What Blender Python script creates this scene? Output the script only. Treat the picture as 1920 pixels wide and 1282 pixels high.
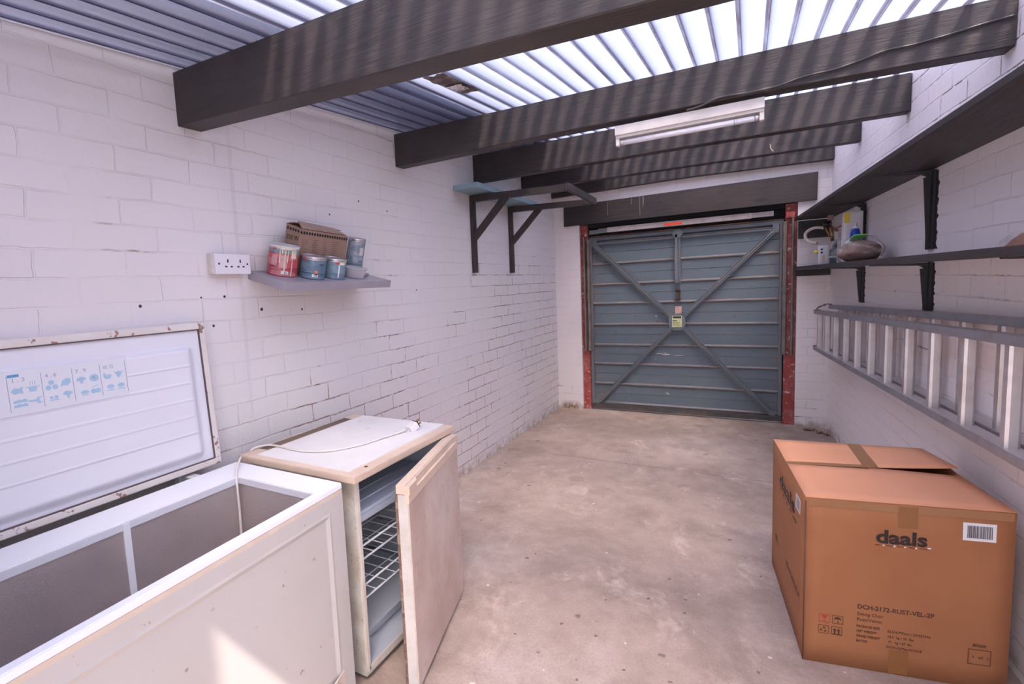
import bpy, bmesh, math, random
from mathutils import Vector, Matrix
from mathutils.noise import noise as mnoise
random.seed(7)
R = math.radians
SC = bpy.context.scene
for o in list(bpy.data.objects): bpy.data.objects.remove(o)

# ---------------------------------------------------------------- camera
F_PX, CX, CY, YAW, PITCH, ROLL = 950.29, 836.44, 632.68, .54020, .096720, -.049748
CAM = Vector((1.958, 0, 1.5))
cam_d = bpy.data.cameras.new('camera'); cam = bpy.data.objects.new('camera', cam_d); SC.collection.objects.link(cam)
cam_d.sensor_fit = 'HORIZONTAL'; cam_d.sensor_width = 36; cam_d.lens = F_PX*36/1920
cam_d.shift_x = (960-CX)/1920; cam_d.shift_y = (CY-641)/1920
cam_d.clip_start = .02; cam_d.clip_end = 200
def _cam_rot():
    ca, sa = math.cos(YAW), math.sin(YAW)
    Rz = Matrix(((ca, sa, 0), (-sa, ca, 0), (0, 0, 1)))
    B = Matrix(((1, 0, 0), (0, 0, -1), (0, 1, 0)))
    cb, sb = math.cos(PITCH), math.sin(PITCH)
    Rx = Matrix(((1, 0, 0), (0, cb, -sb), (0, sb, cb)))
    cc, sc = math.cos(ROLL), math.sin(ROLL)
    Rr = Matrix(((cc, -sc, 0), (sc, cc, 0), (0, 0, 1)))
    W = Rr @ Rx @ B @ Rz            # world -> cv camera
    flip = Matrix(((1, 0, 0), (0, -1, 0), (0, 0, -1)))
    return (flip @ W).transposed()
cam.matrix_world = Matrix.Translation(CAM) @ _cam_rot().to_4x4()
SC.camera = cam

# ---------------------------------------------------------------- light
SC.view_settings.view_transform = 'Standard'; SC.view_settings.look = 'None'
SC.view_settings.gamma = 1; SC.view_settings.use_curve_mapping = False
SC.view_settings.exposure = 0.94
w = bpy.data.worlds.new('sky'); SC.world = w; w.use_nodes = True
bg = w.node_tree.nodes['Background']; bg.inputs[0].default_value = (.84, .86, .975, 1); bg.inputs[1].default_value = 1.9
SUN = Vector((.52, -1, 1.49)).normalized()
sd = bpy.data.lights.new('sun', 'SUN'); sd.energy = 6.5; sd.angle = R(.8); sd.color = (1, .87, .745)
sun = bpy.data.objects.new('sun', sd); SC.collection.objects.link(sun)
sun.rotation_euler = SUN.to_track_quat('Z', 'Y').to_euler()

# ---------------------------------------------------------------- helpers
def link(o, parent=None):
    SC.collection.objects.link(o)
    if parent: o.parent = parent
    return o
def tag(o, label=None, cat=None, group=None, kind=None):
    if label: o['label'] = label
    if cat: o['category'] = cat
    if group: o['group'] = group
    if kind: o['kind'] = kind
    return o
def empty(name, loc=(0, 0, 0), rot=(0, 0, 0), parent=None):
    o = bpy.data.objects.new(name, None); o.empty_display_size = .05
    o.location = loc; o.rotation_euler = rot
    return link(o, parent)
class MB:
    """collects shapes for one mesh"""
    def __init__(s): s.bm = bmesh.new()
    def hull(s, vs, fs):
        v = [s.bm.verts.new(p) for p in vs]
        for f in fs:
            try: s.bm.faces.new([v[i] for i in f])
            except ValueError: pass
        return s
    def box(s, a, b, M=None, bev=0):
        x0, y0, z0 = a; x1, y1, z1 = b
        vs = [Vector(p) for p in ((x0,y0,z0),(x1,y0,z0),(x1,y1,z0),(x0,y1,z0),(x0,y0,z1),(x1,y0,z1),(x1,y1,z1),(x0,y1,z1))]
        if M: vs = [M @ p for p in vs]
        v = [s.bm.verts.new(p) for p in vs]
        fs = [s.bm.faces.new([v[i] for i in f]) for f in ((0,3,2,1),(4,5,6,7),(0,1,5,4),(1,2,6,5),(2,3,7,6),(3,0,4,7))]
        if bev:
            es = list({e for f in fs for e in f.edges})
            bmesh.ops.bevel(s.bm, geom=es, offset=bev, segments=2, affect='EDGES', profile=.7)
        return s
    def hexa(s, P, bev=0):
        """eight corners, bottom ring then top ring"""
        v = [s.bm.verts.new(p) for p in P]
        fs = [s.bm.faces.new([v[i] for i in f]) for f in ((0,3,2,1),(4,5,6,7),(0,1,5,4),(1,2,6,5),(2,3,7,6),(3,0,4,7))]
        if bev: bmesh.ops.bevel(s.bm, geom=list({e for f in fs for e in f.edges}), offset=bev, segments=2, affect='EDGES', profile=.7)
        return s
    def bar(s, p, q, wd, dp, up=(0, 0, 1), bev=0):
        p, q = Vector(p), Vector(q); d = (q-p); L = d.length; d.normalize()
        u = Vector(up); a = d.cross(u).normalized(); u = a.cross(d)
        M = Matrix.Translation(p) @ Matrix((a, d, u)).transposed().to_4x4()
        return s.box((-wd/2, 0, -dp/2), (wd/2, L, dp/2), M, bev)
    def tube(s, pts, r, seg=10, cap=True):
        pts = [Vector(p) for p in pts]; rings = []
        n = None
        for i, p in enumerate(pts):
            t = (pts[min(i+1, len(pts)-1)]-pts[max(i-1, 0)]).normalized()
            if n is None:
                n = t.orthogonal().normalized()
            n = (n - t*n.dot(t)).normalized(); b = t.cross(n)
            rr = r[i] if isinstance(r, (list, tuple)) else r
            rings.append([s.bm.verts.new(p + (n*math.cos(2*math.pi*k/seg)+b*math.sin(2*math.pi*k/seg))*rr) for k in range(seg)])
        for A, B in zip(rings, rings[1:]):
            for k in range(seg):
                f = s.bm.faces.new((A[k], A[(k+1) % seg], B[(k+1) % seg], B[k])); f.smooth = True
        if cap:
            s.bm.faces.new(rings[0][::-1]); s.bm.faces.new(rings[-1])
        return s
    def lathe(s, prof, c=(0, 0, 0), seg=40, M=None, a0=0, a1=2*math.pi):
        full = abs(a1-a0-2*math.pi) < 1e-6; n = seg if full else seg+1; rings = []
        for r, z in prof:
            ring = []
            for k in range(n):
                a = a0+(a1-a0)*k/seg; p = Vector((c[0]+r*math.cos(a), c[1]+r*math.sin(a), c[2]+z))
                ring.append(s.bm.verts.new(M @ p if M else p))
            rings.append(ring)
        for A, B in zip(rings, rings[1:]):
            for k in range(seg):
                f = s.bm.faces.new((A[k], A[(k+1) % n], B[(k+1) % n], B[k])); f.smooth = True
        return s
    def prism(s, poly, a, b, axis=1):
        """polygon in the two other axes, extruded along axis a..b"""
        def mk(p, t):
            l = [0, 0, 0]; l[axis] = t; o = [i for i in range(3) if i != axis]; l[o[0]] = p[0]; l[o[1]] = p[1]; return l
        A = [s.bm.verts.new(mk(p, a)) for p in poly]; B = [s.bm.verts.new(mk(p, b)) for p in poly]; n = len(poly)
        s.bm.faces.new(A); s.bm.faces.new(B[::-1])
        for i in range(n): s.bm.faces.new((A[i], B[i], B[(i+1) % n], A[(i+1) % n]))
        return s
    def grid(s, f, nu, nv, smooth=True):
        g = [[s.bm.verts.new(f(i/nu, j/nv)) for j in range(nv+1)] for i in range(nu+1)]
        for i in range(nu):
            for j in range(nv):
                fc = s.bm.faces.new((g[i][j], g[i+1][j], g[i+1][j+1], g[i][j+1])); fc.smooth = smooth
        return s
    def build(s, name, m, parent=None, normals=True, M=None):
        if normals: bmesh.ops.recalc_face_normals(s.bm, faces=s.bm.faces)
        me = bpy.data.meshes.new(name); s.bm.to_mesh(me); s.bm.free()
        if M: me.transform(M)
        me.materials.append(m)
        return link(bpy.data.objects.new(name, me), parent)
def text(body, size, M, m, parent, name='print', bold=0, width=None, shear=0, depth=.0003):
    cu = bpy.data.curves.new('t', 'FONT'); cu.body = body; cu.size = size; cu.offset = bold; cu.extrude = depth; cu.shear = shear
    cu.resolution_u = 4
    o = bpy.data.objects.new('t', cu); SC.collection.objects.link(o)
    bpy.context.view_layer.update()
    me = bpy.data.meshes.new_from_object(o.evaluated_get(bpy.context.evaluated_depsgraph_get()))
    bpy.data.objects.remove(o); bpy.data.curves.remove(cu)
    xs = [v.co.x for v in me.vertices]
    if width and xs:
        k = width/(max(xs)-min(xs)); me.transform(Matrix.Diagonal((k, 1, 1, 1)))
    me.transform(M); me.materials.clear(); me.materials.append(m)
    return link(bpy.data.objects.new(name, me), parent)
def frame(o, ex, ey):
    ex, ey = Vector(ex).normalized(), Vector(ey).normalized(); ez = ex.cross(ey)
    return Matrix.Translation(Vector(o)) @ Matrix((ex, ey, ez)).transposed().to_4x4()

# ---------------------------------------------------------------- materials
class Mat:
    def __init__(s, name):
        s.m = bpy.data.materials.new(name); s.m.use_nodes = True; s.t = s.m.node_tree; s.n = s.t.nodes
        s.b = s.n['Principled BSDF']; s.tc = s.n.new('ShaderNodeTexCoord')
        s.vec = s.tc.outputs['Object']
    def L(s, a, b): s.t.links.new(a, b)
    def new(s, k, **kw):
        n = s.n.new(k)
        for a, v in kw.items(): setattr(n, a, v)
        return n
    def math(s, op, a, b=None, clamp=False):
        n = s.new('ShaderNodeMath', operation=op, use_clamp=clamp)
        for i, v in enumerate((a, b)):
            if v is None: continue
            if isinstance(v, (int, float)): n.inputs[i].default_value = v
            else: s.L(v, n.inputs[i])
        return n.outputs[0]
    def noise(s, scale, detail=4, rough=.55, vec=None, stretch=None, dist=0):
        v = vec or s.vec
        if stretch:
            mp = s.new('ShaderNodeMapping'); mp.inputs['Scale'].default_value = stretch; s.L(v, mp.inputs[0]); v = mp.outputs[0]
        n = s.new('ShaderNodeTexNoise'); n.inputs['Scale'].default_value = scale; n.inputs['Detail'].default_value = detail
        n.inputs['Roughness'].default_value = rough; n.inputs['Distortion'].default_value = dist; s.L(v, n.inputs['Vector'])
        return n.outputs['Fac']
    def ramp(s, f, lo, hi, a=0, b=1):
        n = s.new('ShaderNodeMapRange', clamp=True); s.L(f, n.inputs[0])
        for i, v in zip((1, 2, 3, 4), (lo, hi, a, b)): n.inputs[i].default_value = v
        return n.outputs[0]
    def mix(s, f, a, b):
        n = s.new('ShaderNodeMix', data_type='RGBA')
        if isinstance(f, (int, float)): n.inputs['Factor'].default_value = f
        else: s.L(f, n.inputs['Factor'])
        for k, v in (('A', a), ('B', b)):
            i = [x for x in n.inputs if x.name == k and x.type == 'RGBA'][0]
            if isinstance(v, (tuple, list)): i.default_value = (*v[:3], 1)
            else: s.L(v, i)
        return [x for x in n.outputs if x.type == 'RGBA'][0]
    def bump(s, h, strength=.3, dist=.005, prev=None):
        n = s.new('ShaderNodeBump'); n.inputs['Strength'].default_value = strength; n.inputs['Distance'].default_value = dist
        s.L(h, n.inputs['Height'])
        if prev is not None: s.L(prev, n.inputs['Normal'])
        return n.outputs[0]
    def xyz(s, v=None):
        n = s.new('ShaderNodeSeparateXYZ'); s.L(v or s.vec, n.inputs[0]); return n.outputs
    def vecof(s, x, y, z=0.):
        n = s.new('ShaderNodeCombineXYZ')
        for i, v in enumerate((x, y, z)):
            if isinstance(v, (int, float)): n.inputs[i].default_value = v
            else: s.L(v, n.inputs[i])
        return n.outputs[0]
    def done(s, col=None, rough=.6, nrm=None, metal=0, spec=None):
        if col is not None:
            if isinstance(col, (tuple, list)): s.b.inputs['Base Color'].default_value = (*col[:3], 1)
            else: s.L(col, s.b.inputs['Base Color'])
        if isinstance(rough, (int, float)): s.b.inputs['Roughness'].default_value = rough
        else: s.L(rough, s.b.inputs['Roughness'])
        s.b.inputs['Metallic'].default_value = metal
        if spec is not None: s.b.inputs['Specular IOR Level'].default_value = spec
        if nrm is not None: s.L(nrm, s.b.inputs['Normal'])
        return s.m
_cache = {}
def simple(name, col, rough=.6, col2=None, ns=8, lo=.45, hi=.7, metal=0, bump=0, bs=60, speck=None, ss=40, st=.7, sc=(.1, .06, .04), stretch=None, spec=None):
    if name in _cache: return _cache[name]
    s = Mat(name); c = col
    if col2: c = s.mix(s.ramp(s.noise(ns, 5, .6, stretch=stretch), lo, hi), col, col2)
    if speck: c = s.mix(s.ramp(s.noise(ss, 3, .6), st, st+.04, 0, speck), c, sc)
    nr = s.bump(s.noise(bs, 4, .6, stretch=stretch), bump, .003) if bump else None
    if not isinstance(c, tuple) or True: _cache[name] = s.done(c, rough, nr, metal, spec)
    return _cache[name]

def brick_mat(name, u, row, z0, width=.285, base=(.80, .745, .765), warm=(.80, .745, .715), worn=None, crack=.5, spots=(), seam=None, moss=None):
    """painted brickwork; u picks the horizontal axis of the wall"""
    s = Mat(name); X = s.xyz()
    n1 = s.math('MULTIPLY', s.math('SUBTRACT', s.noise(2.2, 3, .6), .5), .022)
    n2 = s.math('MULTIPLY', s.math('SUBTRACT', s.noise(14, 3, .6), .5), .010)
    v = s.math('ADD', s.math('ADD', s.math('SUBTRACT', X[2], z0), n1), n2)
    uu = s.math('ADD', X[u], s.math('MULTIPLY', s.math('SUBTRACT', s.noise(9, 3, .6), .5), .02))
    br = s.new('ShaderNodeTexBrick'); br.offset = .43; br.offset_frequency = 2; br.squash = 1.0
    br.inputs['Scale'].default_value = 1; br.inputs['Brick Width'].default_value = width; br.inputs['Row Height'].default_value = row
    br.inputs['Mortar Size'].default_value = .005; br.inputs['Mortar Smooth'].default_value = .6
    br.inputs['Color1'].default_value = (1, 1, 1, 1); br.inputs['Color2'].default_value = (.0, .0, .0, 1); br.inputs['Mortar'].default_value = (.5, .5, .5, 1)
    s.L(s.vecof(uu, v), br.inputs['Vector'])
    joint = br.outputs['Fac']
    tint = s.ramp(s.noise(.9, 3, .6), .38, .66)
    c = s.mix(tint, base, warm)
    # every brick slightly its own shade
    bw = s.new('ShaderNodeRGBToBW'); s.L(br.outputs['Color'], bw.inputs[0])
    c = s.mix(s.math('MULTIPLY', bw.outputs[0], .07), c, tuple(k*.80 for k in base))
    c = s.mix(s.ramp(s.noise(26, 4, .65), .60, .75, 0, .25), c, (.66, .58, .56))
    # hairline cracks where the paint has parted at the joints
    where = s.noise(1.7, 4, .6)
    if worn:            # more open joints towards one area
        d = s.math('ADD', s.math('MULTIPLY', s.math('SUBTRACT', X[u], worn[0]), worn[2]), s.math('MULTIPLY', s.math('SUBTRACT', worn[1], X[2]), worn[3]))
        where = s.math('ADD', where, s.math('MAXIMUM', s.math('MINIMUM', d, .14), -.03))
    cr = s.math('MULTIPLY', s.ramp(joint, .55, .95), s.ramp(where, crack, crack+.06))
    cr = s.math('MULTIPLY', cr, s.ramp(s.noise(24, 3, .6), .36, .54))
    c = s.mix(cr, c, s.mix(s.ramp(s.noise(4, 3), .4, .6), (.42, .24, .17), (.20, .12, .10)))
    # cobweb dust on joints
    c = s.mix(s.math('MULTIPLY', s.ramp(joint, .2, .8), s.ramp(s.noise(3.1, 4, .65), .42, .62, .0, .22)), c, (.50, .42, .42))
    for (a, z, r) in spots:
        da = s.math('SUBTRACT', X[u], a); dz = s.math('SUBTRACT', X[2], z)
        dd = s.math('SQRT', s.math('ADD', s.math('MULTIPLY', da, da), s.math('MULTIPLY', dz, dz)))
        c = s.mix(s.math('LESS_THAN', dd, r), c, (.06, .04, .04))
    if moss:
        a, z, ru = moss
        m = s.math('MULTIPLY', s.ramp(s.math('ABSOLUTE', s.math('SUBTRACT', X[u], a)), ru*.5, ru, 1, 0), s.ramp(X[2], z*.3, z, 1, 0))
        m = s.math('MULTIPLY', m, s.ramp(s.noise(22, 4, .6), .30, .46))
        c = s.mix(m, c, (.17, .115, .035))
    # grime at the foot of the wall
    c = s.mix(s.math('MULTIPLY', s.ramp(X[2], 0, .10, 1, 0), s.ramp(s.noise(12, 4, .6), .42, .62)), c, (.36, .27, .20))
    h = s.math('ADD', s.math('MULTIPLY', joint, s.ramp(s.noise(2.6, 4, .6), .38, .62, -.10, -.55)), s.math('MULTIPLY', s.noise(48, 5, .65), .25))
    h = s.math('ADD', h, s.math('MULTIPLY', s.noise(8, 4, .6), .9))
    h = s.math('ADD', h, s.math('MULTIPLY', cr, -.5))
    if seam is not None:
        h = s.math('ADD', h, s.ramp(X[u], seam-.01, seam+.01, 0, -.8))
    return s.done(c, .55, s.bump(h, .75, .006), spec=.35)

M_LEFT = brick_mat('painted_brick_left', 1, .0945, .0845, worn=(1.9, 1.05, .10, .35), crack=.585, seam=1.50, base=(.74, .685, .70), warm=(.74, .695, .675),  # darker than the other walls, offsetting the stronger light here
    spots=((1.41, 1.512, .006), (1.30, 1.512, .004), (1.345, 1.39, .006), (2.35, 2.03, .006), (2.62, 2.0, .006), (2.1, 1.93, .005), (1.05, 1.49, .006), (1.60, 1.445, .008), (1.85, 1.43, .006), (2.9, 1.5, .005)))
M_RIGHT = brick_mat('painted_brick_right', 1, .0945, .03, worn=(2.5, 1.2, -.03, -.10), crack=.60, base=(.93, .865, .865), warm=(.93, .87, .845),  # same paint made paler to make up for weaker light on this wall
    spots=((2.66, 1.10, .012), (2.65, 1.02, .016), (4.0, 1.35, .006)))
M_FRONT = brick_mat('painted_brick_door_end', 0, .0857, .01, base=(.90, .82, .80), worn=(1, .3, 0, .25), crack=.60, moss=(.14, .10, .13))  # also lightened to even out the light at the door end
M_REAR = brick_mat('painted_brick_rear', 0, .0945, .0)

def timber(name, a=(.026, .021, .022), b=(.060, .047, .043), axis=0, rough=.5):
    s = Mat(name); st = [14, 14, 14]; st[axis] = 1.0
    g = s.noise(5, 6, .7, stretch=st, dist=1.2); big = s.noise(1.6, 3, .5)
    c = s.mix(s.ramp(g, .35, .75), a, b)
    c = s.mix(s.ramp(big, .5, .7, 0, .45), c, tuple(k*1.5 for k in b))
    knots = s.new('ShaderNodeTexVoronoi'); knots.inputs['Scale'].default_value = 1
    mp = s.new('ShaderNodeMapping'); mp.inputs['Scale'].default_value = [2.2 if i == axis else 6 for i in range(3)]
    s.L(s.vec, mp.inputs[0]); s.L(mp.outputs[0], knots.inputs['Vector'])
    k = s.ramp(knots.outputs['Distance'], .05, .16, 1, 0)
    c = s.mix(s.math('MULTIPLY', k, .5), c, (.012, .01, .01))
    h = s.math('ADD', g, s.math('MULTIPLY', k, -.7))
    return s.done(c, s.ramp(g, .3, .8, rough-.08, rough+.15), s.bump(h, .5, .004), spec=.4)
M_TIMBER = timber('black_painted_timber')
M_TIMBER_Y = timber('black_painted_board', axis=1)
M_TIMBER_Z = timber('black_painted_batten', axis=2)

def concrete():
    s = Mat('stained_concrete'); X = s.xyz()
    c = s.mix(s.ramp(s.noise(1.1, 6, .68), .34, .66), (.455, .345, .295), (.37, .275, .235))
    c = s.mix(s.ramp(s.noise(1.9, 6, .70, dist=.3), .48, .66, 0, .75), c, (.22, .16, .135))
    c = s.mix(s.ramp(s.noise(.8, 5, .65, stretch=(1, .6, 1)), .50, .64, 0, .75), c, (.52, .43, .395))
    c = s.mix(s.ramp(s.noise(2.3, 5, .72, stretch=(1.5, 1, 1), dist=.5), .56, .66, 0, .6), c, (.60, .475, .41))
    c = s.mix(s.ramp(s.noise(7, 6, .75), .42, .70, 0, .55), c, (.27, .20, .17))
    c = s.mix(s.ramp(s.noise(90, 3, .7), .5, .72, 0, .5), c, (.24, .18, .155))
    c = s.mix(s.ramp(s.noise(140, 2, .6), .62, .74, 0, .5), c, (.62, .56, .53))
    # drops of oil and paint, each with its own size
    def drops(scale, off, col, k, size, c, thr=.55):
        mp = s.new('ShaderNodeMapping'); mp.inputs['Location'].default_value = (off, off*.7, 0)
        s.L(s.vec, mp.inputs[0]); flat = s.xyz(mp.outputs[0])
        wob = s.math('MULTIPLY', s.math('SUBTRACT', s.noise(30, 2), .5), .03)
        v = s.new('ShaderNodeTexVoronoi', voronoi_dimensions='2D'); v.inputs['Scale'].default_value = scale
        s.L(s.vecof(s.math('ADD', flat[0], wob), s.math('ADD', flat[1], wob)), v.inputs['Vector'])
        sp = s.new('ShaderNodeSeparateColor'); s.L(v.outputs['Color'], sp.inputs[0])
        rad = s.ramp(sp.outputs[0], thr, 1, 0, size*scale)
        return s.mix(s.math('MULTIPLY', s.ramp(s.math('SUBTRACT', v.outputs['Distance'], rad), -.01*scale*.3, 0, 1, 0), k), c, col)
    c = drops(2.7, 3.1, (.13, .10, .085), .75, .020, c)
    c = drops(6.5, 1.2, (.10, .075, .06), .8, .009, c)
    c = drops(4.1, 7.7, (.66, .60, .54), .9, .010, c, .6)
    c = drops(9.0, 5.4, (.62, .57, .52), .8, .0045, c)
    c = drops(1.3, 2.2, (.28, .21, .17), .6, .07, c, .5)
    # day joint across the slab and dirt against the walls
    jy = s.math('ADD', X[1], s.math('MULTIPLY', s.math('SUBTRACT', s.noise(3, 4), .5), .07))
    jm = s.ramp(s.math('ABSOLUTE', s.math('SUBTRACT', jy, 4.19)), .004, .016, .6, 0)
    c = s.mix(s.math('MULTIPLY', jm, s.ramp(s.noise(7, 3), .3, .5)), c, (.22, .16, .14))
    dirt = s.math('MULTIPLY', s.ramp(X[1], 4.6, 5.9, 0, 1), s.ramp(s.noise(5, 5, .65), .36, .62))
    c = s.mix(s.math('MULTIPLY', dirt, .7), c, (.25, .18, .145))
    h = s.math('ADD', s.noise(120, 4, .7), s.math('MULTIPLY', s.noise(14, 4, .6), .8))
    return s.done(c, .72, s.bump(h, .35, .003), spec=.35)
M_FLOOR = concrete()

def roof_mat():
    """corrugated plastic: part of the daylight is scattered all ways, part passes nearly straight on"""
    s = Mat('translucent_roof_sheet'); n = s.n
    tr = s.new('ShaderNodeBsdfTranslucent'); df = s.new('ShaderNodeBsdfDiffuse'); df.inputs[0].default_value = (.34, .34, .52, 1)
    rf = s.new('ShaderNodeBsdfRefraction'); rf.inputs['Roughness'].default_value = .55; rf.inputs['IOR'].default_value = 1.25
    col = s.mix(s.ramp(s.noise(6, 4, .6), .5, .8, 0, .22), (.48, .545, .82), (.37, .35, .42)); s.L(col, tr.inputs[0])
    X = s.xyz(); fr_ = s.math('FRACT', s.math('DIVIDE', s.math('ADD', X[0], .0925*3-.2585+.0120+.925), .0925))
    groove_shade = s.math('MULTIPLY', s.math('LESS_THAN', fr_, .155), s.ramp(s.noise(2.5, 4, .6), .3, .65, .45, .95))   # shade of the grooves painted dark into the sheet colour
    col = s.mix(groove_shade, col, (.085, .06, .075)); s.L(col, tr.inputs[0]); s.L(s.mix(groove_shade, (.93, .92, .96), (.12, .09, .11)), rf.inputs[0])
    m1 = s.new('ShaderNodeMixShader'); m1.inputs[0].default_value = .56; s.L(tr.outputs[0], m1.inputs[1]); s.L(rf.outputs[0], m1.inputs[2])
    m2 = s.new('ShaderNodeMixShader'); m2.inputs[0].default_value = .12; s.L(m1.outputs[0], m2.inputs[1]); s.L(df.outputs[0], m2.inputs[2])
    s.L(m2.outputs[0], n['Material Output'].inputs[0]); n.remove(s.b)
    return s.m
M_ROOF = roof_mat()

# ---------------------------------------------------------------- the room
D = 5.85; KX = .06
def rx(y): return 2.602 + KX*(D-y)                   # inner face of the right wall
YS = [-.12, 1.27, 2.74, 3.83, 4.87, 6.3]; ZS = [2.293, 2.400, 2.496, 2.576, 2.630, 2.690]; SL = [.045, .036, .015, .009, .008, .008]
def lerp(t, xs, ys):
    for a, b, p, q in zip(xs, xs[1:], ys, ys[1:]):
        if t <= b or b == xs[-1]: return p+(q-p)*(t-a)/(b-a)
def roof_z(x, y): return lerp(y, YS, ZS) - lerp(y, YS, SL)*x

def struct(o): o['kind'] = 'structure'; return o
struct(MB().box((-.6, -3.5, -.12), (3.7, 7.2, 0)).build('floor', M_FLOOR))
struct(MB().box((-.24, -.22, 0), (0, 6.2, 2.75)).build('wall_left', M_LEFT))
M_BLOCKER = brick_mat('red_brick', 1, .075, 0, width=.225, base=(.20, .085, .06), warm=(.24, .11, .075), crack=.9)
struct(MB().box((-1.2, -3.5, 0), (-.26, 8.0, 4.6)).build('wall_sky_blocker', M_BLOCKER))  # unseen wall added to block sky light from the left roof sheets
struct(MB().box((-.27, -1.5, 2.82), (.72, 8.0, 2.90)).build('roof_shade_board', simple('dark_blocker_board', (.10, .08, .08), .8)))  # unseen board added above the roof to shade its left strip
b = MB()                                             # right wall follows the roof line
ys = [-.22]+YS[1:-1]+[6.2]
for y0, y1 in zip(ys, ys[1:]):
    p = [(rx(y0), y0, 0), (rx(y0)+.24, y0, 0), (rx(y1)+.24, y1, 0), (rx(y1), y1, 0)]
    b.hexa(p + [(x, y, roof_z(x, y)-.001) for x, y, _ in p])
bmesh.ops.remove_doubles(b.bm, verts=b.bm.verts, dist=.0005)
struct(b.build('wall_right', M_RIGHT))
b = MB()                                             # far wall: two piers and the brickwork over the lintel
b.box((0, D, 0), (.292, D+.22, 2.16)); b.box((2.35, D, 0), (2.602, D+.22, 2.16))
p = [(0, D, 2.16), (2.602, D, 2.16), (2.602, D+.22, 2.16), (0, D+.22, 2.16)]
b.hexa(p + [(x, y, roof_z(x, y)-.001) for x, y, _ in p])
struct(b.build('wall_front', M_FRONT))
b = MB()                                             # unseen rear wall; its open doorway is added to admit the sun patch
b.box((0, -.20, 0), (1.20, -.12, 2.26)); b.box((2.90, -.20, 0), (2.957, -.12, 2.18)); b.box((1.20, -.20, 2.05), (2.90, -.12, 2.18))
struct(b.build('wall_rear', M_REAR))
# corrugated translucent roof sheets
P = .0925; X0 = .2585-3*P
def prof():
    out = []; k = -1
    while X0+k*P < 3.25:
        x = X0+k*P
        out += [(x-.0080, .000), (x-.0065, -.0105), (x+.0025, -.0105), (x+.0040, .000)]
        for j in range(1, 9):
            t = j/9; out.append((x+.0040+(P-.012)*t, .016*math.sin(math.pi*t)**.9))
        k += 1
    return [(x, z) for x, z in out if x > .002]
b = MB(); pr = prof(); rows = []
for y in (-.2, .3, .8, 1.27, 2.0, 2.74, 3.3, 3.83, 4.35, 4.87, 5.4, 6.35):
    rows.append([b.bm.verts.new((x, y, roof_z(x, y)+z+.0125)) for x, z in pr])
for A, B in zip(rows, rows[1:]):
    for i in range(len(pr)-1):
        f = b.bm.faces.new((A[i], A[i+1], B[i+1], B[i])); f.smooth = True
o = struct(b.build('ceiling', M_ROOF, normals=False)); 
try: o.data.set_sharp_from_angle(angle=R(50))
except Exception: pass

# ---------------------------------------------------------------- roof beams
def rafter(y0, y1, zb, x1, label, zt=None, sub=8):
    """zb: list of (x, bottom z)"""
    b = MB(); xs = [x1*i/14 for i in range(15)]
    rings = []
    for x in xs:
        zz = lerp(x, [q[0] for q in zb], [q[1] for q in zb]); w = .0025*mnoise(Vector((x*3, y0*7, 1)))
        c = .004
        top0, top1 = roof_z(x, y0)-.0015, roof_z(x, y1)-.0015
        rings.append([b.bm.verts.new(p) for p in ((x, y0+c+w, zz), (x, y1-c+w, zz+.002), (x, y1+w, zz+c+.002), (x, y1+w, top1), (x, y0+w, top0), (x, y0+w, zz+c))])
    for A, B in zip(rings, rings[1:]):
        for i in range(6): b.bm.faces.new((A[i], A[(i+1) % 6], B[(i+1) % 6], B[i]))
    b.bm.faces.new(rings[0]); b.bm.faces.new(rings[-1][::-1])
    return tag(b.build('roof_beam', M_TIMBER), label, 'beam', 'black timber roof beams')
rafter(1.27, 1.375, [(0, 2.194), (1.1, 2.142), (1.8, 2.108), (3, 2.06)], rx(1.3)-.001, 'thick black timber roof beam nearest the viewer, crossing the top of the picture above the freezer')
rafter(2.74, 2.835, [(0, 2.293), (1.0, 2.298), (2.0, 2.292), (2.8, 2.272)], rx(2.8)-.001, 'black timber roof beam that carries the fluorescent light and its loose cable')
rafter(3.83, 3.92, [(0, 2.354), (1.6, 2.358), (2.8, 2.345)], rx(3.9)-.001, 'black timber roof beam directly behind the fluorescent light')
rafter(4.87, 4.96, [(0, 2.436), (2.7, 2.423)], rx(4.9)-.001, 'thin-looking black roof beam with a small pale twig hanging from it, second from the door')
rafter(5.765, 5.845, [(0, 2.468), (1.4, 2.492), (2.65, 2.470)], rx(5.8)-.001, 'black roof beam lying against the white brick over the garage door')
# lintel
b = MB(); b.hexa([(.125, 5.815, 2.137), (2.492, 5.815, 2.137), (2.492, 5.848, 2.137), (.125, 5.848, 2.137), (.125, 5.815, 2.365), (2.496, 5.815, 2.388), (2.496, 5.848, 2.388), (.125, 5.848, 2.365)], .004)
o = tag(b.build('lintel_board', M_TIMBER), 'wide black lintel board fixed on the brickwork over the garage door', 'beam')
drip = simple('dried_drips', (.22, .18, .17), .7)
b = MB()
for x, h, w_ in ((.955, .20, .004), (.985, .13, .003), (.99, .09, .006), (.87, .07, .004), (.62, .16, .003)): b.box((x, 5.8132, 2.37-h), (x+w_, 5.8148, 2.37))
b.build('paint_drip', drip, o)

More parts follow.
